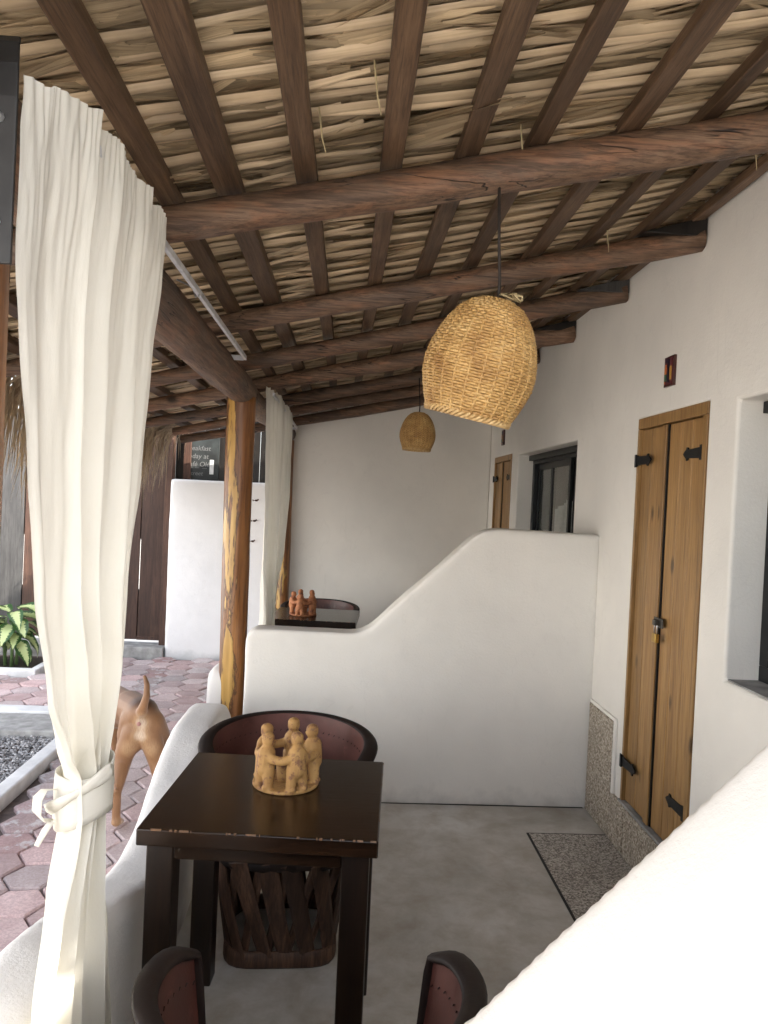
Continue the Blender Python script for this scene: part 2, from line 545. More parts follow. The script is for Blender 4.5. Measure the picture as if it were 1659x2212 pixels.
# ------------------------------------------------------------------ object helpers
COL = sc.collection
class MB:
    def __init__(s):
        s.v = []; s.f = []; s.mi = []; s.uv = {}
    def add(s, vs, fs, mi=0):
        o = len(s.v)
        s.v.extend([tuple(x) for x in vs])
        s.f.extend([tuple(i + o for i in f) for f in fs])
        s.mi.extend([mi] * len(fs))
        return o
    def box(s, lo, hi, mi=0, mat=None):
        x0, y0, z0 = lo; x1, y1, z1 = hi
        vs = [(x0, y0, z0), (x1, y0, z0), (x1, y1, z0), (x0, y1, z0), (x0, y0, z1), (x1, y0, z1), (x1, y1, z1), (x0, y1, z1)]
        if mat is not None:
            vs = [tuple(mat @ Vector(x)) for x in vs]
        s.add(vs, [(0, 3, 2, 1), (4, 5, 6, 7), (0, 1, 5, 4), (1, 2, 6, 5), (2, 3, 7, 6), (3, 0, 4, 7)], mi)
    def tube(s, pts, rad, n=8, mi=0, cap=True, up=None, sx=1., sy=1., closed=False):
        pts = [Vector(p) for p in pts]
        L = len(pts)
        if not isinstance(rad, (list, tuple, np.ndarray)):
            rad = [rad] * L
        vs = []; fs = []
        prev = None
        for i, p in enumerate(pts):
            if closed:
                t = pts[(i + 1) % L] - pts[i - 1]
            else:
                t = pts[min(i + 1, L - 1)] - pts[max(i - 1, 0)]
            t.normalize()
            if prev is None:
                u = Vector(up) if up is not None else (Vector((0, 0, 1)) if abs(t.z) < .9 else Vector((1, 0, 0)))
            else:
                u = prev if up is None else Vector(up)
            a = (u - t * u.dot(t)).normalized()
            prev = a
            b = t.cross(a)
            for j in range(n):
                th = 2 * PI * j / n
                vs.append(p + a * (math.cos(th) * rad[i] * sx) + b * (math.sin(th) * rad[i] * sy))
        for i in range(L if closed else L - 1):
            i2 = (i + 1) % L
            for j in range(n):
                j2 = (j + 1) % n
                fs.append((i * n + j, i * n + j2, i2 * n + j2, i2 * n + j))
        if cap and not closed:
            fs.append(tuple(range(n))[::-1])
            fs.append(tuple((L - 1) * n + j for j in range(n)))
        s.add(vs, fs, mi)
    def lathe(s, prof, n=24, mi=0, c=(0, 0, 0)):
        vs = []; fs = []
        for r, z in prof:
            for j in range(n):
                th = 2 * PI * j / n
                vs.append((c[0] + r * math.cos(th), c[1] + r * math.sin(th), c[2] + z))
        for i in range(len(prof) - 1):
            for j in range(n):
                j2 = (j + 1) % n
                fs.append((i * n + j, i * n + j2, (i + 1) * n + j2, (i + 1) * n + j))
        s.add(vs, fs, mi)
    def prism(s, poly, ax, lo, hi, mi=0):
        # poly in the two other axes (in order), extruded along ax from lo to hi
        n = len(poly)
        def P(q, h):
            r = list(q); r.insert(ax, h); return tuple(r)
        vs = [P(q, lo) for q in poly] + [P(q, hi) for q in poly]
        fs = [tuple(range(n))[::-1], tuple(range(n, 2 * n))] + [(i, (i + 1) % n, n + (i + 1) % n, n + i) for i in range(n)]
        s.add(vs, fs, mi)
    def mesh(s, name, mats, smooth=False):
        me = bpy.data.meshes.new(name)
        me.from_pydata(s.v, [], s.f)
        for mm in (mats if isinstance(mats, (list, tuple)) else [mats]):
            me.materials.append(mm)
        if any(s.mi):
            me.polygons.foreach_set('material_index', s.mi)
        bm = bmesh.new(); bm.from_mesh(me)
        bmesh.ops.recalc_face_normals(bm, faces=bm.faces)
        bm.to_mesh(me); bm.free()
        if smooth:
            me.polygons.foreach_set('use_smooth', [True] * len(me.polygons))
        me.update()
        return me
    def build(s, name, mats, parent=None, smooth=False, bevel=0, seg=2, loc=None, angle=30):
        me = s.mesh(name, mats, smooth)
        return link(name, me, parent, bevel, seg, loc, angle)

def link(name, me, parent=None, bevel=0, seg=2, loc=None, angle=30):
    o = bpy.data.objects.new(name, me)
    COL.objects.link(o)
    if parent is not None:
        o.parent = parent
    if loc is not None:
        o.location = loc
    if bevel:
        b = o.modifiers.new('bevel', 'BEVEL')
        b.width = bevel; b.segments = seg; b.limit_method = 'ANGLE'; b.angle_limit = R(angle)
        b.harden_normals = False
    return o

def tag(o, label=None, cat=None, group=None, kind=None):
    if label: o['label'] = label
    if cat: o['category'] = cat
    if group: o['group'] = group
    if kind or cat: o['kind'] = kind or 'thing'
    return o

def thing(name, label, cat, loc=(0, 0, 0), rz=0, group=None):
    o = bpy.data.objects.new(name, None)
    o.empty_display_size = .1
    COL.objects.link(o)
    o.location = loc
    o.rotation_euler = (0, 0, rz)
    return tag(o, label, cat, group)

def copy_tree(root, loc=None, rz=None, label=None):
    r = root.copy(); COL.objects.link(r)
    if loc is not None: r.location = loc
    if rz is not None: r.rotation_euler = (0, 0, rz)
    if label: r['label'] = label
    for ch in list(root.children):
        c = ch.copy(); COL.objects.link(c); c.parent = r
        for g in list(ch.children):
            d = g.copy(); COL.objects.link(d); d.parent = c
    return r

def baked(o):
    """apply the modifiers of an object"""
    dg = bpy.context.evaluated_depsgraph_get()
    me = bpy.data.meshes.new_from_object(o.evaluated_get(dg))
    o.modifiers.clear()
    old = o.data
    o.data = me
    return o

def remesh_smooth(o, voxel, it=6, fac=.5):
    r = o.modifiers.new('remesh', 'REMESH'); r.mode = 'VOXEL'; r.voxel_size = voxel; r.use_smooth_shade = True
    sm = o.modifiers.new('smooth', 'SMOOTH'); sm.iterations = it; sm.factor = fac
    return baked(o)

def nz(p, s, seed=0):
    return noise.noise(Vector((p[0] * s + seed, p[1] * s - seed * .7, p[2] * s + seed * 1.3)))

# ------------------------------------------------------------------ ground and paving
g = MB(); g.add([(-300, -300, -.06), (300, -300, -.06), (300, 300, -.06), (-300, 300, -.06)], [(0, 1, 2, 3)])
tag(g.build('ground', M['ground']), kind='structure')

pav = thing('paving', None, None)
pav['kind'] = 'structure'
S = .121
def hexa(seed):
    rr = random.Random(seed)
    b = MB()
    ring = []
    for r_, z_ in ((S * .955, -.055), (S * .955, -.008), (S * .90, .0)):
        for i in range(6):
            th = PI / 3 * i
            ring.append((r_ * math.cos(th) + rr.uniform(-.003, .003), r_ * math.sin(th) + rr.uniform(-.003, .003), z_ + (rr.uniform(-.001, .001) if z_ == 0 else 0)))
    b.add(ring + [(0, 0, .0015)], [(i, (i + 1) % 6, 6 + (i + 1) % 6, 6 + i) for i in range(6)] + [(6 + i, 6 + (i + 1) % 6, 12 + (i + 1) % 6, 12 + i) for i in range(6)] + [(12 + i, 12 + (i + 1) % 6, 18) for i in range(6)])
    return b
hexm = [hexa(i).mesh('paver', M['paver']) for i in range(5)]
hexw = [hexa(i + 9).mesh('paver', M['paver_white']) for i in range(3)]
rot = R(6)
base_me = MB()
base_me.add([(-4.2, 1.0, -.030), (-.5, 1.0, -.030), (-.5, 7.6, -.030), (-4.2, 7.6, -.030)], [(0, 1, 2, 3)])
mb_ = base_me.build('joint_bed', M['mortar'], pav)
pv = []
for i in range(-30, 30):
    for j in range(-30, 60):
        x = 1.5 * S * i; y = math.sqrt(3) * S * (j + .5 * (i % 2))
        X = -1.2 + x * math.cos(rot) - y * math.sin(rot); Y = 3.0 + x * math.sin(rot) + y * math.cos(rot)
        lane = -1.60 < X < -.66 and 2.2 < Y < 7.46
        back = -3.35 < X < -.66 and 5.66 < Y < 7.46 and not (X < -2.45 and Y > 6.62)
        if lane or back:
            pv.append((X, Y))
print('pavers', len(pv))
for X, Y in pv:
    wht = (X < -1.43 and Y < 5.4) or (X < -1.22 and random.random() < .12)
    o = link('paver', random.choice(hexw if wht else hexm), pav, loc=(X, Y, random.uniform(-.004, .004)))
    o.rotation_euler = (random.gauss(0, .012), random.gauss(0, .012), rot + random.choice((0, 1, 2, 3)) * PI / 3 + random.gauss(0, .012))

# kerbs
kb = MB()
for i in range(1):
    kb.box((-1.745, 1.0, -.05), (-1.655, 5.55, .045))
    kb.box((-3.9, 5.40, -.05), (-1.746, 5.55, .045))
kf = MB(); kf.box((-3.9, 5.02, -.05), (-1.747, 5.398, .030))
tag(kf.build('concrete_band', M['concrete'], bevel=.01), kind='structure')
ko = kb.build('kerb', [M['white_paint']], None, bevel=.012, seg=3)
tag(ko, kind='structure')
# gravel
gb = MB(); gb.add([(-3.9, 1.2, -.028), (-1.74, 1.2, -.028), (-1.74, 5.03, -.028), (-3.9, 5.03, -.028)], [(0, 1, 2, 3)])
tag(gb.build('gravel_bed', M['mortar']), kind='structure')
ico = [(0, 0, -1), (.72, -.53, -.45), (-.28, -.85, -.45), (-.89, 0, -.45), (-.28, .85, -.45), (.72, .53, -.45), (.28, -.85, .45), (-.72, -.53, .45), (-.72, .53, .45), (.28, .85, .45), (.89, 0, .45), (0, 0, 1)]
icf = [(0, 1, 2), (1, 0, 5), (0, 2, 3), (0, 3, 4), (0, 4, 5), (1, 5, 10), (2, 1, 6), (3, 2, 7), (4, 3, 8), (5, 4, 9), (1, 10, 6), (2, 6, 7), (3, 7, 8), (4, 8, 9), (5, 9, 10), (6, 10, 11), (7, 6, 11), (8, 7, 11), (9, 8, 11), (10, 9, 11)]
ico = np.array(ico); icf = np.array(icf)
N = 9500
cx = rng.uniform(-2.75, -1.76, N); cy = rng.uniform(3.3, 5.01, N); cz = rng.uniform(-.028, -.002, N)
rad = rng.uniform(.006, .0125, N)
th = rng.uniform(0, 2 * PI, N)
vs = ico[None] * rad[:, None, None] * (1 + rng.uniform(-.25, .25, (N, 12, 1))) * np.stack([np.ones(N), rng.uniform(.6, 1, N), rng.uniform(.4, .7, N)], 1)[:, None, :]
c_, s_ = np.cos(th)[:, None], np.sin(th)[:, None]
vs = np.stack([vs[:, :, 0] * c_ - vs[:, :, 1] * s_, vs[:, :, 0] * s_ + vs[:, :, 1] * c_, vs[:, :, 2]], 2) + np.stack([cx, cy, cz], 1)[:, None, :]
fs = icf[None] + (np.arange(N) * 12)[:, None, None]
me = bpy.data.meshes.new('gravel')
me.from_pydata(vs.reshape(-1, 3).tolist(), [], fs.reshape(-1, 3).tolist())
me.materials.append(M['gravel'])
aa = me.attributes.new('shade', 'FLOAT', 'POINT')
aa.data.foreach_set('value', np.repeat(rng.beta(2, 2.4, N), 12).astype(np.float32))
tag(link('gravel', me), kind='stuff')

# planter bed beyond the gravel
pb = MB(); pb.box((-4.2, 6.66, -.05), (-2.62, 7.26, .012))
tag(pb.build('planter_bed', M['soil'], bevel=.02), kind='structure')
pk = MB(); pk.box((-4.2, 6.58, -.05), (-2.55, 6.655, .05)); pk.box((-2.615, 6.656, -.05), (-2.55, 7.26, .05))
tag(pk.build('planter_kerb', M['white_paint'], bevel=.012, seg=3), kind='structure')

# ------------------------------------------------------------------ patio floor
fl = MB(); fl.box((-.60, .80, -.05), (1.40, 7.42, 0))
floor_o = tag(fl.build('patio_floor', M['cement']), kind='structure')
slab = MB(); slab.box((.983, 2.72, -.02), (1.40, 3.715, .004))
slab.build('speckled_slab', M['speckle_floor'], floor_o)
jn = MB(); jn.box((.972, 2.72, -.01), (.983, 3.725, .0025)); jn.box((.983, 3.715, -.01), (1.375, 3.725, .0025))
jn.box((-.49, 4.052, -.01), (1.36, 4.066, .0022))
jn.build('slab_joint', M['mulch'], floor_o)

# ------------------------------------------------------------------ house wall with openings
XW = 1.382
def grid_wall(name, us, zs, holes, x0, x1, mat, axis=0):
    """wall in the Y-Z plane between x0 and x1; holes given in cells"""
    b = MB()
    nu, nzs = len(us), len(zs)
    def solid(i, j):
        return 0 <= i < nu - 1 and 0 <= j < nzs - 1 and (i, j) not in holes
    idx = {}
    def V(i, j, s):
        key = (i, j, s)
        if key not in idx:
            idx[key] = len(b.v)
            b.v.append(((x0, x1)[s], us[i], zs[j]))
        return idx[key]
    for i in range(nu - 1):
        for j in range(nzs - 1):
            if not solid(i, j): continue
            for s in (0, 1):
                b.f.append((V(i, j, s), V(i + 1, j, s), V(i + 1, j + 1, s), V(i, j + 1, s)))
            if not solid(i - 1, j): b.f.append((V(i, j, 0), V(i, j + 1, 0), V(i, j + 1, 1), V(i, j, 1)))
            if not solid(i + 1, j): b.f.append((V(i + 1, j, 0), V(i + 1, j + 1, 0), V(i + 1, j + 1, 1), V(i + 1, j, 1)))
            if not solid(i, j - 1): b.f.append((V(i, j, 0), V(i + 1, j, 0), V(i + 1, j, 1), V(i, j, 1)))
            if not solid(i, j + 1): b.f.append((V(i, j + 1, 0), V(i + 1, j + 1, 0), V(i + 1, j + 1, 1), V(i, j + 1, 1)))
    b.mi = [0] * len(b.f)
    return b
house = thing('house_wall', 'long white plastered house wall with two plank doors on the right', 'wall', (XW, 3.5, 0))
def hl(o):                      # children are built in world coordinates
    o.location = (-XW, -3.5, 0)
    return o
us = [-2.5, .98, 2.66, 2.88, 3.58, 4.555, 6.13, 6.36, 7.08, 7.6]
zs = [-.05, .24, 1.03, 2.035, 2.06, 2.88]
holes = {(1, 2), (5, 2), (3, 1), (3, 2), (3, 3), (7, 1), (7, 2), (7, 3)}
b = grid_wall('wall', us, zs, holes, XW, XW + .22, M['plaster'])
hl(b.build('wall', M['plaster'], house, bevel=.012, seg=3))

def window(y0, y1, z0, z1, group_y):
    fr = MB()
    x0, x1 = XW + .125, XW + .185
    t = .055
    fr.box((x0, y0 + .001, z1 - .07), (x1, y1 - .001, z1 - .001))
    fr.box((x0, y0 + .001, z0 + .001), (x1, y1 - .001, z0 + .06))
    fr.box((x0, y1 - t, z0 + .06), (x1, y1 - .001, z1 - .07))
    fr.box((x0, y0 + .001, z0 + .06), (x1, y0 + t, z1 - .07))
    fr.box((x0 - .035, y0 + .002, z1 - .045), (x0 - .001, y1 - .002, z1 - .003))
    wf = hl(fr.build('window', M['black_frame'], house, bevel=.003))
    n = 3
    pitch_ = (y1 - y0 - 2 * t) / n
    for q in range(n):
        a0 = y0 + t + q * pitch_; a1 = a0 + pitch_
        sx = x0 + (.005 if q % 2 else .03)
        sm = MB()
        e = .038
        sm.box((sx, a0 + .001, z0 + .061), (sx + .022, a0 + e, z1 - .071)); sm.box((sx, a1 - e, z0 + .061), (sx + .022, a1 - .001, z1 - .071))
        sm.box((sx, a0 + e, z1 - .071 - e * 1.3), (sx + .022, a1 - e, z1 - .0715)); sm.box((sx, a0 + e, z0 + .0615), (sx + .022, a1 - e, z0 + .061 + e))
        sm.build('sash', M['black_frame'], wf, bevel=.002)
        pn = MB(); pn.box((sx + .008, a0 + e - .004, z0 + .06 + e - .004), (sx + .013, a1 - e + .004, z1 - .07 - e * 1.3 + .004))
        pn.build('pane', M['glass'], wf)
    # room behind the glass and the sheer inside it
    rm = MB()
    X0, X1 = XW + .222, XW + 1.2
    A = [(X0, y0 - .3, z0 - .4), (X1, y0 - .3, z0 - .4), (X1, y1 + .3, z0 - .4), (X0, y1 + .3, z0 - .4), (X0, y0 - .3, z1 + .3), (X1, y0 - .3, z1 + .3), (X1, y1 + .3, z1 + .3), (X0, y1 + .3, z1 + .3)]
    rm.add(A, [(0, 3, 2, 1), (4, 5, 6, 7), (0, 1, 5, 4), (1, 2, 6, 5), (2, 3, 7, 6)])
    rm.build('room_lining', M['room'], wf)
    cu = MB(); vs = []; n = 60
    for q in range(n + 1):
        yy = y0 + .04 + (y1 - y0 - .08) * q / n
        xx = XW + .27 + .022 * math.sin(q * 1.3) + .01 * math.sin(q * .47)
        vs += [(xx, yy, z0 - .2), (xx, yy, z0 + (z1 - z0) * (.62 if q < 40 else .60) + .03 * math.sin(q * .2))]
    cu.add(vs, [(2 * q, 2 * q + 2, 2 * q + 3, 2 * q + 1) for q in range(n)])
    cu.build('sheer_curtain', M['sheer'], wf, smooth=True)
    return wf
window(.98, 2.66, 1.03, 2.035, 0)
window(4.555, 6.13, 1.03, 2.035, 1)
# dark stone sill of the near window
sl = MB(); sl.box((XW + .012, .99, 1.0305), (XW + .124, 2.655, 1.036))
hl(sl.build('sill', M['concrete'], house))

def hinge_mb(x, y, z, d):       # strap hinge with an arrow tip, d = direction in y
    b = MB()
    pts = [(0, -.026), (.02, -.026), (.022, -.022), (.13, -.018), (.135, -.026), (.146, -.028), (.150, -.018), (.165, -.010), (.178, 0), (.165, .010), (.150, .018), (.146, .028), (.135, .026), (.13, .018), (.022, .022), (.02, .026), (0, .026)]
    b.prism([(y + d * p[0], z + p[1]) for p in pts], 0, x - .006, x + .001)
    b.box((x - .011, min(y, y + d * .02), z - .03), (x - .0062, max(y, y + d * .02), z + .03))
    return b
def door(y0, y1, ys, z0, z1):
    fr = MB()
    xs = XW - .004
    fr.box((xs, y0 + .001, z1 - .05), (XW + .08, y1 - .001, z1 - .001))
    fr.box((xs, y0 + .001, z0 + .001), (XW + .08, y0 + .035, z1 - .0515))
    fr.box((xs, y1 - .022, z0 + .001), (XW + .08, y1 - .001, z1 - .0515))
    d = hl(fr.build('door', M['door'], house, bevel=.002))
    xp = XW + .012
    inner0, inner1 = y0 + .037, y1 - .024
    def plank(a, c, x=xp):
        p = MB(); p.box((x, a + .0012, z0 + .006), (x + .03, c - .0012, z1 - .055))
        p.build('plank', M['door'], d, bevel=.003)
    # right leaf: three planks, left leaf: two planks and a cover strip
    n = 3
    e = ys - .004
    for q in range(n):
        plank(inner0 + (e - inner0) * q / n, inner0 + (e - inner0) * (q + 1) / n)
    s0 = ys + .008
    plank(s0 + .045, s0 + .045 + (inner1 - s0 - .045) * .52); plank(s0 + .045 + (inner1 - s0 - .045) * .52, inner1)
    st = MB(); st.box((xp - .014, s0 - .001, z0 + .006), (xp + .028, s0 + .044, z1 - .055))
    st.build('cover_strip', M['door'], d, bevel=.003)
    for zz in (z0 + .19, z1 - .2):
        hinge_mb(xs + .0, y1 - .002, zz - .0, -1).build('hinge', M['black_metal'], d)
        hinge_mb(xp, y0 + .045, zz + .005, 1).build('hinge', M['black_metal'], d)
    gs = MB(); gs.box((xp - .006, s0 - .011, z0 + .006), (xp + .028, s0 - .0015, z1 - .055))  # black strip standing in for the shade in the gap between the leaves
    gs.build('gap_shade_strip', M['black_frame'], d)
    bk = MB(); bk.box((XW + .09, y0 + .01, z0), (XW + .20, y1 - .01, z1))
    bk.build('door_backing', M['mulch'], d)
    th_ = MB(); th_.box((XW - .012, y0 - .02, z0 - .012), (XW + .07, y1 + .01, z0 + .0005))
    th_.build('threshold', M['concrete'], d, bevel=.003)
    return d
d1 = door(2.88, 3.58, 3.255, .24, 2.06)
d2 = door(6.36, 7.08, 6.73, .24, 2.06)
# hasp is on the door, the padlock hangs from it
hs = MB(); hs.box((XW - .010, 3.185, 1.125), (XW - .003, 3.275, 1.165)); hs.box((XW - .03, 3.205, 1.135), (XW - .0102, 3.213, 1.158))
hs.box((XW - .03, 3.225, 1.135), (XW - .0102, 3.233, 1.158)); hs.box((XW - .034, 3.2052, 1.135), (XW - .0302, 3.2328, 1.158))
hs.build('hasp', M['hasp'], d1, bevel=.002)
pl = thing('padlock', 'small brass padlock hanging from the steel hasp of the near plank door', 'padlock', (XW - .022, 3.219, 1.06))
sb_ = MB(); sb_.box((-.009, -.021, 0), (.009, .021, .04)); sb_.build('lock_body', M['brass'], pl, bevel=.004)
sh_ = MB(); sh_.tube([(0, -.013, .03), (0, -.013, .07)] + [(0, -.013 * math.cos(t), .07 + .014 * math.sin(t)) for t in np.linspace(.2, PI - .2, 7)] + [(0, .013, .07), (0, .013, .03)], .0032, 6)
sh_.build('shackle', M['steel'], pl, smooth=True)
# speckled plinth tiles against the wall
def tilebox(y0, y1, z0, z1, poly=None):
    b = MB()
    b.box((XW - .014, y0 + .003, z0), (XW + .002, y1 - .003, z1))
    hl(b.build('plinth_tile', M['speckle'], house, bevel=.002))
tilebox(3.69, 4.05, .004, .58)
tilebox(3.50, 3.69, .004, .232)
tilebox(3.10, 3.50, .004, .226)
tilebox(2.70, 3.10, .004, .226)
tilebox(2.30, 2.70, .004, .226)
tilebox(1.90, 2.30, .004, .226)
pm = MB()
pm.prism([(3.655, .238), (3.69, .20), (3.69, .5805), (4.05, .5805), (4.05, .60), (3.668, .60), (3.655, .585)], 0, XW - .012, XW + .002)
hl(pm.build('plaster_margin', M['plaster'], house, bevel=.005))

# number tiles over the doors
def number_tile(y0, y1, z0, z1, label):
    t = thing('number_tile', label, 'tile', (XW, (y0 + y1) / 2, z0), group='number tiles above the doors')
    w_, h_ = y1 - y0, z1 - z0
    def P(b, poly, d0, d1, mat, nm):
        b.prism([(-q[0] * w_ / 2, q[1] * h_) for q in poly], 0, -d1, -d0)
        return b.build(nm, mat, t)
    fr = MB(); fr.box((-.012, -w_ / 2, 0), (.002, w_ / 2, h_)); fr.build('tile_frame', M['tile_frame'], t, bevel=.002)
    P(MB(), [(-.82, .07), (.82, .07), (.82, .93), (-.82, .93)], .012, .014, M['tile_ground'], 'tile_face')
    P(MB(), [(-.12, .12), (.22, .12), (.22, .9), (-.55, .9), (-.58, .80), (-.12, .78)], .0141, .0165, M['tile_navy'], 'numeral')
    P(MB(), [(-.75, .42), (-.3, .42), (-.28, .62), (-.42, .66), (-.42, .74), (-.62, .74), (-.62, .66), (-.75, .62)], .0141, .0158, M['tile_orange'], 'painted_shape')
    P(MB(), [(-.78, .2), (-.28, .2), (-.3, .4), (-.75, .4)], .0141, .0158, M['tile_green'], 'painted_shape')
    P(MB(), [(.32, .2), (.7, .2), (.7, .6), (.6, .66), (.4, .66), (.32, .6)], .0141, .0158, M['tile_ochre'], 'painted_shape')
    P(MB(), [(-.75, .1), (-.55, .1), (-.55, .18), (-.75, .18)], .0141, .0158, M['tile_orange'], 'painted_shape')
    return t
number_tile(3.195, 3.292, 2.167, 2.297, 'painted ceramic number tile above the near plank door with the padlock')
number_tile(6.68, 6.78, 2.155, 2.29, 'small dark number tile above the far half hidden plank door')

# ------------------------------------------------------------------ soft plaster walls
def offset_poly(pts, d):
    out = []
    n = len(pts)
    for i in range(n):
        p0 = Vector(pts[max(i - 1, 0)]); p1 = Vector(pts[i]); p2 = Vector(pts[min(i + 1, n - 1)])
        t = (p2 - p0).normalized()
        nrm = Vector((t.y, -t.x))           # outline runs left -> right, inside is below
        out.append(p1 + nrm * d)
    return out
def fillet(pts, r, n=8):
    out = [Vector(pts[0])]
    for i in range(1, len(pts) - 1):
        a, p, c = Vector(pts[i - 1]), Vector(pts[i]), Vector(pts[i + 1])
        rr = r[i] if isinstance(r, (list, tuple)) else r
        u = (a - p); v = (c - p)
        q0 = p + u.normalized() * min(rr, u.length * .49); q1 = p + v.normalized() * min(rr, v.length * .49)
        for k_ in range(n + 1):
            t = k_ / n
            out.append(q0 * (1 - t) ** 2 + p * 2 * t * (1 - t) + q1 * t * t)
    out.append(Vector(pts[-1]))
    return out
def resample(pts, step):
    out = [pts[0]]
    for a, c in zip(pts[:-1], pts[1:]):
        n = max(1, int((c - a).length / step))
        for k_ in range(1, n + 1):
            out.append(a.lerp(c, k_ / n))
    return out
def soft_wall(name, outline, centre, T, along, mat, seed=0, amp=.006, round_r=None, label=None, cat='wall', base=-.05):
    """wall with a rounded top: outline in (s, z), s runs along X (along=0) or Y (along=1)"""
    rr = round_r or T / 2
    ol = resample(outline, .05)
    b = MB()
    poly = [(q.x, q.y) for q in ol]
    b.prism(poly, 1 if along == 0 else 0, centre - T / 2, centre + T / 2)
    me = b.mesh(name, mat)
    o = link(name, me, None, rr, 6, None, 50)
    baked(o)
    r = o.modifiers.new('remesh', 'REMESH'); r.mode = 'VOXEL'; r.voxel_size = .018
    sm = o.modifiers.new('smooth', 'SMOOTH'); sm.iterations = 4; sm.factor = .5
    baked(o)
    me = o.data
    co = np.empty(len(me.vertices) * 3); me.vertices.foreach_get('co', co); co = co.reshape(-1, 3)
    no = np.empty(len(me.vertices) * 3); me.vertices.foreach_get('normal', no); no = no.reshape(-1, 3)
    d = np.array([nz(p_, 2.2, seed) * 1.2 + nz(p_, 6, seed + 3) * .6 + nz(p_, 17, seed + 5) * .28 for p_ in co]) * amp
    co += no * d[:, None]
    me.vertices.foreach_set('co', co.ravel())
    me.polygons.foreach_set('use_smooth', [True] * len(me.polygons))
    me.update()
    if not me.materials: me.materials.append(mat)
    if label: tag(o, label, cat)
    return o
def part_outline(shift=0):
    return fillet([(-.50, -.2), (-.495, .905), (.13, .900), (.755, 1.495), (1.392, 1.487), (1.396, -.2)], [0, .07, .075, .10, .004, 0], 8)
T_ = .17
soft_wall('partition_wall', part_outline(), 4.147, T_, 0, M['plaster'], 1, .004, .06, 'white plastered partition with sloping top, standing behind the near table')
soft_wall('partition_wall', fillet([(-.50, -.2), (-.495, .89), (.15, .885), (.80, 1.515), (1.392, 1.51), (1.396, -.2)], [0, .07, .075, .10, .004, 0], 8),   .94, T_, 0, M['plaster'], 8, .003, .08, 'bright white sloping partition nearest the viewer, filling the lower right corner')
def cap_outline(pts, r=.12):
    return fillet(pts, r, 6)
soft_wall('low_wall', cap_outline([(.95, -.2), (.95, .60), (1.65, .60), (1.95, .55), (2.5, .36), (2.82, .355), (3.02, .465), (3.4, .575), (3.9, .565), (4.06, .42), (4.13, .2), (4.13, -.2)], [0, .05, .15, .2, .2, .12, .12, .2, .12, .1, .08, 0]), -.635, .19, 1, M['plaster_rough'], 4, .007, .09,
          'low white wall with a dipping rounded top between the dark table and red paving')
soft_wall('low_wall', cap_outline([(4.24, -.2), (4.25, .64), (4.6, .62), (5.5, .40), (6.2, .40), (7.3, .60), (7.31, -.2)], [0, .09, .15, .2, .2, .1, 0]), -.65, .15, 1, M['plaster_rough'], 6, .005, .07,
          'low white wall of the far bay, a sliver left of the peeled post')
# back wall of the corridor
bw = MB()
bw.prism([(-.55, -.05), (XW + .001, -.05), (XW + .001, 2.90), (-.55, 2.48)], 1, 7.30, 7.50)
tag(bw.build('back_wall', M['plaster'], bevel=.02, seg=3), 'tall plain white end wall closing the corridor behind the second table', 'wall')
# courtyard wall, lower and bluish white, beyond the post
ow_ = MB(); ow_.box((-8.3, -9, -.06), (-8.0, 11, 3.2))  # unseen wall, added to reflect sunlight into the patio
tag(ow_.build('bounce_wall', M['white_paint'], bevel=.03, seg=3), 'added white wall out of view on the far left, bouncing sun into the patio', 'wall')
cw = soft_wall('courtyard_wall', fillet([(-1.70, -.2), (-1.70, 1.735), (-.56, 1.735), (-.56, -.2)], [0, .02, .02, 0], 3), 7.60, .15, 0, M['plaster_white'], 12, .005, .02, 'white shoulder high wall at the end of the red paving, under the chalkboard')

# ------------------------------------------------------------------ roof
def zlog(x): return 2.300 + .215 * (x + .62)
def zbat(x): return zlog(x) + .055
roof = thing('palm_roof', 'sloping palm thatch roof on round logs and dark battens over the patio', 'roof', (0, 3.5, 2.4))
def rl(o):
    o.location = (-roof.location[0], -roof.location[1], -roof.location[2]) if o.location.length == 0 else Vector(o.location) - roof.location
    return o
def log_mb(p0, p1, r0, r1, seed, n=14, L=40, bow=.012, flat=.0):
    b = MB()
    p0, p1 = Vector(p0), Vector(p1)
    t = (p1 - p0).normalized()
    a = (Vector((0, 0, 1)) - t * t.z).normalized()
    c = t.cross(a)
    vs = []
    for i in range(L + 1):
        q = i / L
        p = p0.lerp(p1, q)
        p = p + a * (bow * math.sin(q * PI * 1.3 + seed) + .004 * nz((q * 5, seed, 0), 1)) + c * (bow * math.sin(q * PI * 1.7 + seed * 2))
        r = r0 + (r1 - r0) * q
        endf = 1
        for j in range(n):
            th = 2 * PI * j / n
            rr = r * (1 - .05 + .045 * max(0, math.cos(2.5 * (th + seed + .5 * math.sin(q * 5 + seed)))) ** 2 + .10 * nz((q * 6, math.cos(th) * .9, math.sin(th) * .9), 1.2, seed) + .06 * nz((q * 22, math.cos(th) * 2, math.sin(th) * 2), 1., seed + 4))
            vs.append(p + a * math.cos(th) * rr + c * math.sin(th) * rr)
    fs = []
    for i in range(L):
        for j in range(n):
            j2 = (j + 1) % n
            fs.append((i * n + j, i * n + j2, (i + 1) * n + j2, (i + 1) * n + j))
    fs.append(tuple(range(n))[::-1]); fs.append(tuple(L * n + j for j in range(n)))
    b.add(vs, fs)
    return b
LOGS = [(.95, .98), (2.06, 2.04), (3.27, 3.00), (4.08, 3.83), (4.93, 4.72), (5.72, 5.58), (6.50, 6.42), (7.16, 7.16)]
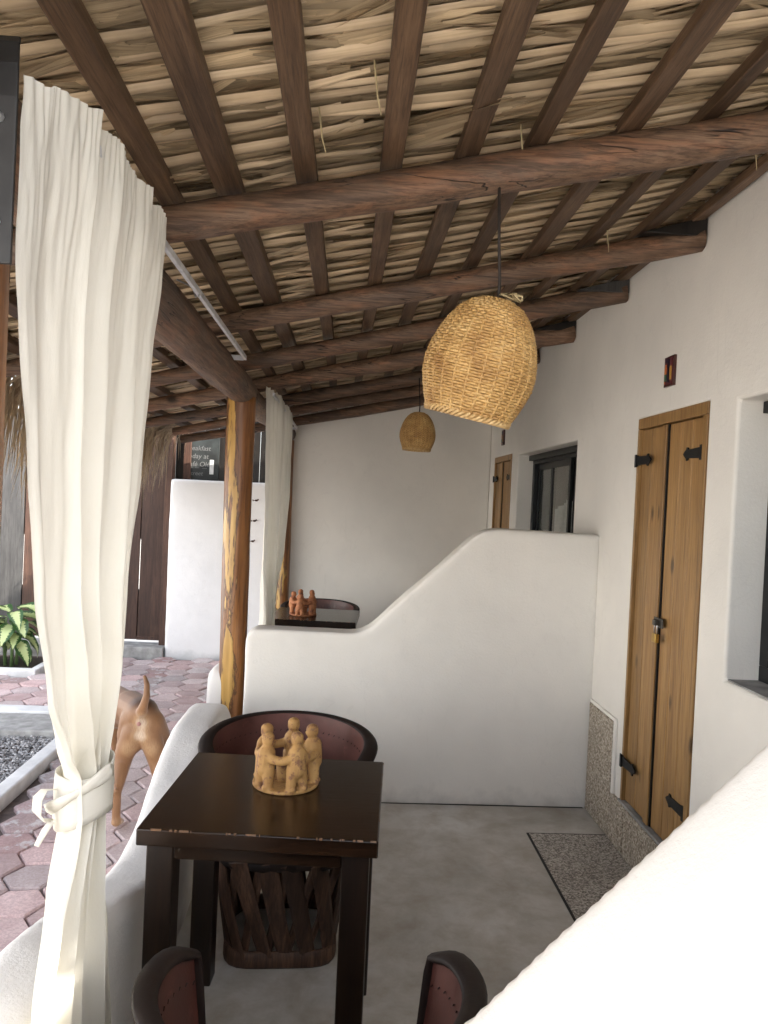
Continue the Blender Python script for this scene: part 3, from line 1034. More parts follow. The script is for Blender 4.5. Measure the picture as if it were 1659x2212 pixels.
for i, (yl, yr) in enumerate(LOGS):
    # line through (-.62, yl) and (1.38, yr)
    def yy(x): return yl + (yr - yl) * (x + .62) / 2.0
    xa, xb = -1.52 + .05 * math.sin(i * 2.3), (1.375 if i != 7 else 1.34)
    r = .054 + .004 * math.sin(i * 1.9)
    b = log_mb((xa, yy(xa), zlog(xa) - (.0 if i != 7 else 0.01)), (xb, yy(xb), zlog(xb)), r * .70, r * 1.07, i * 3.1, bow=.008)
    rl(b.build('rafter_log', M['log'], roof, smooth=True))
    if i in (2, 3, 4):
        wb = MB()
        Y = yy(1.30)
        wb.prism([(1.12, zlog(1.12) + .045), (1.378, zlog(1.12) + .040), (1.378, zbat(1.378) + .012)], 1, Y - .05, Y + .055)
        o = rl(wb.build('wedge_block', M['fence_grey'] if i == 3 else M['dark_panel'], roof, bevel=.004))
BAT = [-1.42, -1.20, -.96, -.735, -.505, -.333, -.135, .073, .286, .481, .72, .93, 1.16, 1.345]
for i, x in enumerate(BAT):
    b = MB()
    nseg = 24
    wd = .029 + .004 * math.sin(i * 2.7); hh = .036
    y0, y1 = .50, 7.29
    vs = []
    for q in range(nseg + 1):
        y = y0 + (y1 - y0) * q / nseg
        dx = .010 * math.sin(y * .9 + i * 1.7) + .006 * nz((y, i, 0), .8)
        for (ex, ez) in ((-wd, 0), (wd, 0), (wd, hh), (-wd, hh)):
            X = x + dx + ex
            vs.append((X, y, zbat(X) + ez + .004 * nz((y, i, 3), .7)))
    fs = []
    for q in range(nseg):
        for j in range(4):
            fs.append((q * 4 + j, q * 4 + (j + 1) % 4, q * 4 + 4 + (j + 1) % 4, q * 4 + 4 + j))
    fs += [(3, 2, 1, 0), tuple(nseg * 4 + j for j in range(4))]
    b.add(vs, fs)
    rl(b.build('batten', M['batten'], roof, bevel=.004, seg=2))

def uvmesh(me, uvs):
    l = me.uv_layers.new(name='UVMap')
    vi = np.empty(len(me.loops), dtype=np.int32); me.loops.foreach_get('vertex_index', vi)
    l.data.foreach_set('uv', np.asarray(uvs, dtype=np.float32)[vi].ravel())

def frond(seed, L=1.72):
    """dry palm frond seen from below: pale rib, leaflets folded along it on both sides"""
    rr = random.Random(seed)
    V = []; F = []; MI = []; UV = []
    # rib
    n = 16
    for i in range(n + 1):
        q = i / n
        x = L * q
        w_ = (.023 * (1 - .5 * q) + .003) * min(1, .12 + q * 6) * min(1, .08 + (1 - q) * 4.5)
        yb = .012 * math.sin(q * 3 + seed)
        zb = .004 * math.sin(q * 9 + seed) + .022 * max(0, 1 - q / .12) + .022 * max(0, 1 - (1 - q) / .15)
        for k_ in range(5):
            a = -PI / 2 + PI * k_ / 4
            V.append((x, yb + w_ * math.sin(a), zb - .010 * math.cos(a) - .004)); UV.append((q * 1.5, k_ / 4 * .25 + seed * .13))
    for i in range(n):
        for k_ in range(4):
            F.append((i * 5 + k_, i * 5 + k_ + 1, i * 5 + 6 + k_, i * 5 + 5 + k_)); MI.append(0)
    # leaflets, in small fans
    TO = [rr.uniform(.85, 1.15)] * len(V)
    for side in (1, -1):
        x = .02
        fan_n = 0
        while x < L * .97:
            if fan_n <= 0:
                fan_n = rr.randint(4, 9)
                base = abs(rr.gauss(.10, .07)) if rr.random() < .60 else rr.uniform(.22, .60)
                spread = rr.uniform(-.035, .035)
                crv = rr.gauss(0, .22)
                zf = rr.uniform(.004, .026)
                ft = rr.uniform(.74, 1.1)
                if rr.random() < .06: base = -base * .5
            fan_n -= 1
            base += spread
            q = x / L
            ln = rr.uniform(.34, .56) * (1.15 - .5 * q)
            ang = base + rr.gauss(0, .025)
            w_ = rr.uniform(.010, .021)
            curve = crv + rr.gauss(.0, .06)
            z0 = zf + .0016 * fan_n + rr.uniform(0, .003)
            m_ = 5
            o = len(V)
            px, py = x, side * .008
            tw = rr.gauss(0, .35)
            uo = rr.random() * 7
            tone = ft * rr.uniform(.75, 1.2)
            for i in range(m_ + 1):
                t = i / m_
                a = ang * side + curve * side * (t - .3) * .6
                if i:
                    px += ln / m_ * math.cos(a); py += ln / m_ * math.sin(a)
                ww = w_ * (math.sin(min(1, t * 3 + .35) * PI / 2)) * (1 - t ** 3 * .85)
                nx, ny = -math.sin(a), math.cos(a)
                zz = max(.003, z0 + .008 * math.sin(t * 3 + uo) - .006 * t)
                V.append((px - nx * ww, py - ny * ww, zz + tw * ww + ww * .5)); UV.append((t * .6 + uo, .0 + uo))
                V.append((px, py, zz)); UV.append((t * .6 + uo, .5 + uo))
                V.append((px + nx * ww, py + ny * ww, zz - tw * ww + ww * .5)); UV.append((t * .6 + uo, 1.0 + uo))
                TO += [tone] * 3
            for i in range(m_):
                for k_ in (0, 1):
                    F.append((o + i * 3 + k_, o + i * 3 + k_ + 1, o + i * 3 + 4 + k_, o + i * 3 + 3 + k_)); MI.append(1)
            x += rr.uniform(.016, .027)
    me = bpy.data.meshes.new('palm_frond')
    me.from_pydata(V, [], F)
    me.materials.append(M['rib']); me.materials.append(M['leaflet'])
    me.polygons.foreach_set('material_index', MI)
    me.polygons.foreach_set('use_smooth', [True] * len(F))
    uvmesh(me, UV)
    at = me.attributes.new('tone', 'FLOAT', 'POINT'); at.data.foreach_set('value', TO)
    return me
FR = [frond(i + 1) for i in range(14)]
tilt = math.atan(.215)
ns = 0
y = .52
row = 0
while y < 7.28:
    for layer in (0, 1):
        for side in (0, 1):
            flip = random.random() < .5
            if side == 0: x0, x1 = -1.66, .06
            else: x0, x1 = -.22, 1.50
            x0 += random.uniform(-.12, .10) if side == 0 else random.uniform(-.16, -.05)
            if side == 1: x0 = min(x0, 1.395 - 1.72 + .02)
            yy_ = y + (.058 if layer else 0) + random.gauss(0, .012)
            zz = zbat(x0) + .040 + (.030 if layer else .010) + random.uniform(0, .008) + (.006 if side else 0)
            o = link('palm_frond', random.choice(FR), roof)
            s = random.uniform(.93, 1.03)
            if not flip:
                o.location = (x0, yy_, zz)
                o.rotation_euler = (random.gauss(.14, .09), -tilt + random.gauss(0, .003), random.gauss(0, .022))
            else:
                xx = x0 + 1.72 * .98 * s
                xx = min(xx, 1.40)
                o.location = (xx, yy_, zbat(xx) + (zz - zbat(x0)))
                o.rotation_euler = (random.gauss(-.14, .09), tilt + random.gauss(0, .003), PI + random.gauss(0, .022))
            o.scale = (s * .98, 1, 1)
            rl(o)
            ns += 1
    y += .117
    row += 1
print('fronds', ns)
# the bulk of the thatch above the visible fronds
b = MB()
x0, x1, ya, yb_ = -1.62, 1.75, .48, 7.45
b.add([(x, y_, zbat(x) + .04 + dz) for dz in (.075, .22) for x, y_ in ((x0, ya), (x1, ya), (x1, yb_), (x0, yb_))],
      [(0, 3, 2, 1), (4, 5, 6, 7), (0, 1, 5, 4), (1, 2, 6, 5), (2, 3, 7, 6), (3, 0, 4, 7)])
rl(b.build('thatch_layer', M['thatch'], roof))
# hanging fringe at the eave
V = []; F = []; UV = []
rr = random.Random(3)
def strand(x, y, z, ln, w_, out, drop, lean):
    o = len(V)
    m_ = 6
    p = Vector((x, y, z)); d = Vector((-.9, lean * .4, .0 - .2)).normalized()
    uo = rr.random() * 9
    cr_ = Vector((rr.uniform(-.5, .5), 1, 0)).normalized()
    for i in range(m_ + 1):
        t = i / m_
        ww = w_ * (1 - t ** 2 * .9)
        V.append(tuple(p - cr_ * ww)); UV.append((t + uo, uo)); V.append(tuple(p + cr_ * ww)); UV.append((t + uo, uo + .6))
        k_ = min(1, t * drop)
        dd = (d * (1 - k_) + Vector((-.10 + out, lean, -1)) * k_).normalized()
        p = p + dd * ln / m_
    for i in range(m_):
        F.append((o + 2 * i, o + 2 * i + 1, o + 2 * i + 3, o + 2 * i + 2))
for i in range(2700):
    y = rr.uniform(.45, 7.35)
    x = -1.50 + rr.uniform(-.14, .10)
    ln = rr.uniform(.45, .95) + .1 * math.sin(y * 4) + .06 * math.sin(y * 11)
    strand(x, y, zbat(x) + rr.uniform(.0, .20), ln, rr.uniform(.004, .012), rr.gauss(0, .08), rr.uniform(1.6, 3.0), rr.gauss(0, .10))
me = bpy.data.meshes.new('eave_fringe'); me.from_pydata(V, [], F); me.materials.append(M['fringe']); uvmesh(me, UV)
o = rl(link('eave_fringe', me, roof)); o['kind'] = 'stuff'
# a few loose straws hanging from the thatch
for (x, y, ln) in ((-.10, 1.78, .05), (.02, 1.62, .06), (.42, 2.02, .10), (.95, 2.9, .08), (1.2, 2.3, .06)):
    b = MB()
    b.tube([(x, y, zbat(x) + .05), (x + .01, y, zbat(x) - ln * .4), (x + .02, y + .01, zbat(x) - ln)], [.0022, .002, .001], 5)
    rl(b.build('loose_straw', M['raffia'], roof))

# ------------------------------------------------------------------ beam and posts
bm_ = log_mb((-.62, -.8, 2.185), (-.60, 4.40, 2.195), .088, .084, 2.2, n=20, L=60, bow=.010)
tag(bm_.build('roof_beam', M['log_y'], smooth=True), 'thick round log beam running above the near curtain rod onto the peeled post', 'beam')
bm2 = log_mb((-.60, 4.405, 2.19), (-.57, 7.28, 2.20), .080, .078, 5.1, n=18, L=40, bow=.008)
tag(bm2.build('roof_beam', M['log_y'], smooth=True), 'round log beam of the far bay, beyond the peeled post', 'beam')

def post(name, x, y, z0, z1, r0, r1, seed, label, peel_dir=(-.42, -.90), peel_amt=.25, notch=True):
    n, L = 24, 60
    vs = []; pe = []
    for i in range(L + 1):
        q = i / L
        z = z0 + (z1 - z0) * q
        r = r0 + (r1 - r0) * q
        cx_ = x + .006 * math.sin(q * 4 + seed); cy_ = y + .006 * math.sin(q * 3 + seed * 2)
        for j in range(n):
            th = 2 * PI * j / n
            k_ = r * (1 + .045 * nz((math.cos(th), math.sin(th), z * 2.2), 1., seed) + .02 * nz((math.cos(th) * 3, math.sin(th) * 3, z * 6), 1., seed))
            vs.append((cx_ + math.cos(th) * k_, cy_ + math.sin(th) * k_, z))
            d = math.cos(th) * peel_dir[0] + math.sin(th) * peel_dir[1]
            pe.append(max(-.3, (d - .72) * 1.0 if d < .72 else (d - .72) * .9) * peel_amt * 1.5 + .02)
    fs = []
    for i in range(L):
        for j in range(n):
            j2 = (j + 1) % n
            fs.append((i * n + j, i * n + j2, (i + 1) * n + j2, (i + 1) * n + j))
    fs += [tuple(range(n))[::-1], tuple(L * n + j for j in range(n))]
    b = MB(); b.add(vs, fs)
    me = b.mesh(name, M['post'], True)
    at = me.attributes.new('peel', 'FLOAT', 'POINT'); at.data.foreach_set('value', pe)
    o = link(name, me)
    return tag(o, label, 'post')
post('wooden_post', -.592, 4.30, -.05, 2.155, .070, .080, 1.0, 'round wooden post with peeling yellow bark carrying the beam end beside the partition')
post('wooden_post', -.603, 1.16, -.05, 2.11, .080, .084, 4.0, 'round orange wooden post at the left picture edge behind the dark strap')
post('wooden_post', -.555, 7.20, -.05, 2.14, .060, .064, 7.0, 'slim brown wooden post against the end wall behind the far curtain')
# dark strap bolted to the near post
st = thing('post_strap', 'dark grey flat strap bolted upright on the near post beside the curtain', 'strap', (-.490, 1.07, 1.92))
b = MB()
pts = [(0, -.012, -.005), (0, -.012, .06), (0, -.010, .22), (-.005, .0, .27), (-.018, .03, .315), (-.034, .07, .345)]
vs = []
for (dx, dy, dz) in pts:
    hw = .026
    for (ex, ey) in ((-hw, 0), (hw, 0), (hw, .007), (-hw, .007)):
        vs.append((dx + ex, dy + ey, dz))
fs = [(3, 2, 1, 0), tuple(len(pts) * 4 - 4 + j for j in range(4))]
for q in range(len(pts) - 1):
    for j in range(4):
        fs.append((q * 4 + j, q * 4 + (j + 1) % 4, q * 4 + 4 + (j + 1) % 4, q * 4 + 4 + j))
b.add(vs, fs)
b.build('strap_plate', M['dark_strap'], st, bevel=.002)
b = MB(); b.box((-.034, -.0115, .0), (-.0265, .11, .20)); b.build('strap_flange', M['dark_strap'], st, bevel=.001)
for dz in (.05, .19):
    q = MB(); q.tube([(.004, -.0115 if dz < .2 else -.004, dz), (.004, -.018 if dz < .2 else -.012, dz)], [.0075, .005], 8)
    q.build('bolt', M['steel'], st)

# ------------------------------------------------------------------ curtain rods and curtains
def rod(x, y0, y1, z, xb, label):
    t = thing('curtain_rod', label, 'curtain rod', (x, y1, z), group='curtain rods under the beams')
    b = MB(); b.box((-.006, y0 - y1, -.010), (.006, 0, .010)); b.build('rail', M['white_metal'], t, bevel=.002)
    b = MB(); b.box((xb - x, -.012, -.012), (-.0065, -.001, .010)); b.box((xb - x, -.016, -.035), (xb - x + .004, .008, .014)); b.build('bracket', M['white_metal'], t, bevel=.0015)
    b = MB(); b.tube([(xb - x + .012, -1.1, .03), (xb - x + .06, -1.1, .01), (-.004, -1.1, -.02), (.004, -1.1, -.016), (.006, -1.1, -.002)], .003, 5); b.build('hook', M['steel'], t)
    return t
rod(-.47, 1.34, 3.43, 2.222, -.545, 'thin white curtain rod bracketed beside the thick near beam')
rod(-.45, 4.55, 6.75, 2.215, -.52, 'short visible end of a white curtain rod behind the far curtain')

def interp(tab, z):
    zs_ = [t[0] for t in tab]
    for a, c in zip(tab[:-1], tab[1:]):
        if a[0] >= z >= c[0]:
            t = (a[0] - z) / (a[0] - c[0])
            t = t * t * (3 - 2 * t) * .5 + t * .5
            return [p_ + (q_ - p_) * t for p_, q_ in zip(a[1:], c[1:])]
    return list(tab[-1][1:]) if z < zs_[-1] else list(tab[0][1:])
def curtain_mesh(name, tab, nf, seed, z1, z0, sag=1., ns=330, nzr=120):
    """open gathered cloth: tab rows (z, y_near, y_far, x, amplitude)"""
    vs = []; fs = []
    for i in range(nzr + 1):
        z = z1 + (z0 - z1) * i / nzr
        ya, yb, xc, A = interp(tab, z)
        drop = (z1 - z)
        for j in range(ns + 1):
            s = j / ns
            ph = 2 * PI * nf * (s + .022 * math.sin(2 * PI * s * 2 + seed) + .014 * math.sin(2 * PI * s * 5 + seed * 2))
            soft = min(1, drop / .25)
            f = math.sin(ph + .25 * math.sin(drop * 1.5 + s * 5))
            f = f * (.75 + .25 * math.sin(s * 17 + seed)) + .12 * math.sin(ph * 2.3 + seed + drop) * (1 - soft * .3) + .28 * nz((s * 6, drop * 1.6, seed), 1.)
            ruf = .0022 * math.sin(2 * PI * 40 * (s + .012 * math.sin(s * 40 + seed))) * max(0, 1 - drop / .10)
            wr = ruf + .0032 * nz((s * 30, drop * 7, seed), 1.) + .004 * nz((s * 60, drop * 14, seed + 2), 1.) * max(0, 1 - drop * 2)
            env = .35 + .65 * min(1, 6 * s, 6 * (1 - s))
            X = xc + A * f * env + wr
            Y = ya + (yb - ya) * s + .35 * A * math.cos(ph * 1.0 + 1) * soft
            zz = z
            if s < .3:
                fe = (.3 - s) / .3 * max(0, 1 - drop / .7)
                X -= .034 * fe; zz -= .062 * fe ** 1.3 * sag
            if i < 2: zz += .003 * math.sin(ph * 1.5 + seed) + .004 * nz((s * 25, 0, seed), 1)
            vs.append((X, Y, zz))
    for i in range(nzr):
        for j in range(ns):
            a = i * (ns + 1) + j
            fs.append((a, a + 1, a + ns + 2, a + ns + 1))
    b = MB(); b.add(vs, fs)
    me = b.mesh(name, M['cloth'], True)
    return me
cur = thing('curtain', 'cream cotton curtain tied in a bunch, hanging in the left foreground', 'curtain', (-.5, 1.6, .05), group='cream curtains along the patio edge')
TAB = [(2.262, 1.12, 1.86, -.452, .010), (2.20, 1.12, 1.87, -.455, .012), (1.95, 1.14, 1.875, -.476, .017), (1.65, 1.195, 1.86, -.488, .023), (1.43, 1.26, 1.835, -.500, .031),
       (1.24, 1.345, 1.83, -.505, .038), (1.12, 1.435, 1.745, -.507, .043), (1.05, 1.505, 1.675, -.508, .046), (.96, 1.52, 1.655, -.508, .045), (.93, 1.51, 1.67, -.508, .044), (.80, 1.42, 1.72, -.508, .047), (.66, 1.36, 1.77, -.508, .050), (.35, 1.31, 1.82, -.506, .052), (.03, 1.29, 1.84, -.505, .054)]
me = curtain_mesh('cloth', TAB, 4.6, 1.3, 2.262, .03)
o = link('cloth', me, cur); o.location = Vector((0, 0, 0)) - cur.location
# tie: a wide band and two narrow straps wound across it
def loop_band(cx_, cy_, rx, ry, zc, h, tiltx, tilty, n=44, thick=.004, seed=0):
    vs = []; fs = []
    cols = 7
    for j in range(n):
        th = 2 * PI * j / n
        for k_ in range(cols):
            t = k_ / (cols - 1) - .5
            bulge = 1 + .05 * (1 - (2 * t) ** 2) + .012 * math.sin(th * 5 + k_ * 2 + seed) + (.03 * abs(2 * t) ** 4)
            x = cx_ + math.cos(th) * rx * bulge; y = cy_ + math.sin(th) * ry * bulge
            z = zc + t * h * (1 + .12 * math.sin(th * 2 + seed)) + tiltx * math.cos(th) + tilty * math.sin(th)
            vs.append((x, y, z))
    for j in range(n):
        for k_ in range(cols - 1):
            a = j * cols + k_; c = ((j + 1) % n) * cols + k_
            fs.append((a, c, c + 1, a + 1))
    b = MB(); b.add(vs, fs)
    return b
def part_of(o, par):
    o.location = Vector((0, 0, 0)) - par.location
    return o
tb = part_of(loop_band(-.508, 1.588, .053, .074, 1.000, .10, .006, .004).build('tie_band', M['cloth'], cur, smooth=True), cur)
sm_ = tb.modifiers.new('solid', 'SOLIDIFY'); sm_.thickness = .003
for k_, (ph0, z_a, z_b) in enumerate(((0, 1.055, .962), (.25, 1.045, .955))):
    pts = []
    for t in np.linspace(0, 1, 22):
        th = -.25 + ph0 * .3 - t * 2.75          # across the face turned to the viewer
        rr_ = 1.10 + .05 * math.sin(t * PI)
        pts.append((-.508 + math.cos(th) * .053 * rr_, 1.588 + math.sin(th) * .075 * rr_, z_a + (z_b - z_a) * (t ** 1.15) + .012 * k_ * math.sin(t * PI)))
    b = MB(); b.tube(pts, [.0075 + .0025 * math.sin(t * 9 + k_) for t in np.linspace(0, 1, 22)], 8, sx=1.5, sy=.6)
    part_of(b.build('tie_strap', M['cloth'], cur, smooth=True), cur)
b = MB(); b.tube([(-.545, 1.525, .962), (-.560, 1.512, .965), (-.569, 1.50, .985), (-.568, 1.50, 1.012), (-.560, 1.51, 1.026), (-.545, 1.53, 1.02)], [.004, .009, .013, .013, .009, .004], 10, sx=.2, sy=1.4)
part_of(b.build('tie_loop', M['cloth'], cur, smooth=True), cur)
b = MB(); b.tube([(-.546, 1.52, .962), (-.556, 1.51, .945), (-.565, 1.495, .922)], [.007, .008, .006], 8, sx=.5, sy=1.4)
part_of(b.build('tie_end', M['cloth'], cur, smooth=True), cur)

cur2 = thing('curtain', 'narrow looking cream curtain hanging behind the peeled post in the far bay', 'curtain', (-.46, 5.2, .05), group='cream curtains along the patio edge')
TAB2 = [(2.255, 4.50, 6.15, -.452, .02), (2.2, 4.50, 6.2, -.455, .03), (1.65, 4.50, 6.3, -.465, .035), (1.2, 4.6, 5.95, -.47, .04), (.98, 4.75, 5.5, -.475, .045), (.85, 4.8, 5.3, -.475, .045), (.5, 4.6, 5.6, -.475, .05), (.03, 4.5, 5.7, -.475, .05)]
me = curtain_mesh('cloth', TAB2, 12, 4.1, 2.255, .03, sag=.0, ns=260, nzr=70)
o = link('cloth', me, cur2); o.location = Vector((0, 0, 0)) - cur2.location

# ------------------------------------------------------------------ wicker lamps
def wicker_lamp(label, loc, rmax, h, tilt_y, tilt_x, cord_top, nring=44, nst=26):
    t = thing('wicker_lamp', label, 'lamp', loc, group='wicker lamps hanging from the roof')
    prof = [(0, .20), (.015, .33), (.05, .47), (.12, .63), (.22, .77), (.34, .885), (.47, .965), (.58, 1.0), (.68, .99), (.80, .925), (.90, .85), (1.0, .755)]
    def rad(q):
        for a, c in zip(prof[:-1], prof[1:]):
            if a[0] <= q <= c[0]:
                f = (q - a[0]) / (c[0] - a[0])
                return (a[1] + (c[1] - a[1]) * f) * rmax
        return prof[-1][1] * rmax
    shade = MB()
    n = nst * 3
    wr = h / nring * .60
    V_ = []
    for k_ in range(nring):
        q = (k_ + .5) / nring * .975
        z = h / 2 - q * h
        pts = []
        for j in range(n * 2):
            th = 2 * PI * j / (n * 2)
            ph = nst * th + (PI if k_ % 2 else 0)
            r = rad(q) + math.tanh(2.2 * math.sin(ph)) * .0027 + .0012 * nz((math.cos(th) * 3, math.sin(th) * 3, k_ * .7), 1)
            dz = .0018 * nz((math.cos(th) * 2, math.sin(th) * 2, k_ * .4), 1.5)
            pts.append((r * math.cos(th), r * math.sin(th), z + dz))
        shade.tube(pts, wr * (.92 + .2 * random.random()), 5, closed=True, up=(0, 0, 1), sx=1., sy=.62)
    for j in range(nst):
        th = 2 * PI * (j + .25) / nst
        pts = [((rad(q)) * math.cos(th), (rad(q)) * math.sin(th), h / 2 - q * h) for q in np.linspace(0, 1, 22)]
        shade.tube(pts, .0042, 5)
    shade.tube([(rad(0) * .5 * math.cos(a), rad(0) * .5 * math.sin(a), h / 2 + .002) for a in np.linspace(0, 2 * PI, 17)[:-1]], rad(0) * .5, 5, closed=True, up=(0, 0, 1), sx=.18, sy=1.)
    rot_ = (tilt_x, tilt_y, 0)
    so = shade.build('shade', M['wicker'], t, smooth=True); so.rotation_euler = rot_
    # braided rim
    br = MB()
    for ph in (0, 1, 2):
        pts = []
        for j in range(150):
            th = 2 * PI * j / 150
            a = 16 * th + ph * 2 * PI / 3
            r = rad(1) + .006 * math.cos(a)
            pts.append((r * math.cos(th), r * math.sin(th), -h / 2 + .002 + .007 * math.sin(a)))
        br.tube(pts, .0052, 5, closed=True, up=(0, 0, 1), sx=1, sy=.8)
    bo = br.build('braided_rim', M['braid'], t, smooth=True); bo.rotation_euler = rot_
    # fitting and cord
    E = Matrix.Rotation(tilt_y, 4, 'Y') @ Matrix.Rotation(tilt_x, 4, 'X')
    top = E @ Vector((0, 0, h / 2))
    c = MB(); c.tube([(top.x, top.y, top.z - .01), (top.x + .002, top.y, top.z + .05), (top.x * .6 + (cord_top[0] - loc[0]) * .4, top.y * .6 + (cord_top[1] - loc[1]) * .4, (top.z + cord_top[2] - loc[2]) / 2), (cord_top[0] - loc[0], cord_top[1] - loc[1], cord_top[2] - loc[2])], .0042, 7)
    c.build('cord', M['cord'], t, smooth=True)
    s_ = MB(); s_.tube([tuple(E @ Vector((0, 0, h / 2 - .02))), tuple(E @ Vector((0, 0, h / 2 - .10)))], .02, 10)
    s_.build('socket', M['black_frame'], t, smooth=True)
    bl = MB(); bl.lathe([(.0, -.055), (.016, -.05), (.028, -.03), (.030, -.012), (.022, .012), (.013, .03), (.013, .045)], 14)
    bo2 = bl.build('bulb', M['white_metal'], t, smooth=True); bo2.location = E @ Vector((0, 0, h / 2 - .14)); bo2.rotation_euler = rot_
    return t, E, top
lt, E_, top_ = wicker_lamp('large tilted wicker lampshade hanging from the log in front of the far lamp', (.352, 2.05, 2.013), .149, .315, R(11.5), R(8), (.372, 2.03, zlog(.372) - .045))
kn = MB()
for a_ in range(7):
    th = a_ * .9
    p = Vector((top_.x + .035, top_.y - .02, top_.z - .002))
    kn.tube([p, p + Vector((.012 * math.cos(th), .012 * math.sin(th), .014)), p + Vector((.03 * math.cos(th * 1.7) - .005, .02 * math.sin(th), .012 + .006 * math.sin(a_))), p + Vector((.022, .01 * math.cos(th), -.004))], .0028, 5)
kn.build('raffia_knot', M['raffia'], lt, smooth=True)
wicker_lamp('small wicker lampshade hanging straight in front of the end wall', (.492, 5.4, 2.118), .124, .262, R(2), 0, (.495, 5.5, zlog(.495) - .03), 40, 26)

# ------------------------------------------------------------------ table
def make_table(label, loc, rz):
    t = thing('square_table', label, 'table', loc, rz, 'dark square patio tables')
    w_, d_ = .63, .605
    b = MB(); b.box((-w_ / 2, -d_ / 2, .695), (w_ / 2, d_ / 2, .74))
    b.build('tabletop', M['dark_wood'], t, bevel=.004, seg=3)
    # worn strip on the front edges where the varnish has rubbed off
    rr_ = random.Random(5)
    e = MB()
    for (y_) in (-d_ / 2,):
        x = -w_ / 2 + .01
        while x < w_ / 2 - .02:
            l = rr_.uniform(.002, .008) if rr_.random() < .7 else rr_.uniform(.01, .03)
            if rr_.random() < .5:
                qq = rr_.uniform(.0, .0025)
                e.prism([(-d_ / 2 - .0003, .7352 + qq), (-d_ / 2 + .0042 - qq, .7404), (-d_ / 2 + .0030 - qq * .5, .7410), (-d_ / 2 - .0008, .7370)], 0, x, min(x + l, w_ / 2 - .006))
            x += l + rr_.uniform(.001, .022)
    for xx in (w_ / 2,):
        y_ = -d_ / 2 + .01
        while y_ < d_ / 2 - .02:
            l = rr_.uniform(.004, .02)
            if rr_.random() < .35:
                e.box((xx - .002, y_, .7385), (xx + .0006, y_ + l, .7405))
            y_ += l + rr_.uniform(.01, .05)
    e.build('worn_edge', M['worn_edge'], t)['kind'] = 'stuff'
    for nm, lo, hi in (('apron', (-w_ / 2 + .095, -d_ / 2 + .022, .655), (w_ / 2 - .095, -d_ / 2 + .045, .6945)), ('apron', (-w_ / 2 + .095, d_ / 2 - .045, .655), (w_ / 2 - .095, d_ / 2 - .022, .6945)),
                       ('apron', (-w_ / 2 + .022, -d_ / 2 + .095, .655), (-w_ / 2 + .045, d_ / 2 - .095, .6945)), ('apron', (w_ / 2 - .045, -d_ / 2 + .095, .655), (w_ / 2 - .022, d_ / 2 - .095, .6945))):
        b = MB(); b.box(lo, hi); b.build(nm, M['dark_wood'], t, bevel=.002)
    for sx in (-1, 1):
        for sy in (-1, 1):
            b = MB()
            x0_ = sx * (w_ / 2 - .058); y0_ = sy * (d_ / 2 - .056)
            hw = .036
            b.box((x0_ - hw, y0_ - hw, 0), (x0_ + hw, y0_ + hw, .6945))
            b.build('leg', M['dark_wood_z'], t, bevel=.004)
    return t
tab1 = make_table('dark varnished square table in the foreground holding the ochre clay candle holder', (-.167, 2.275, 0), R(-4.2))
tab2 = copy_tree(tab1, (-.180, 5.745, 0), R(-4), 'dark square table in the far bay, seen over the low end of the partition')

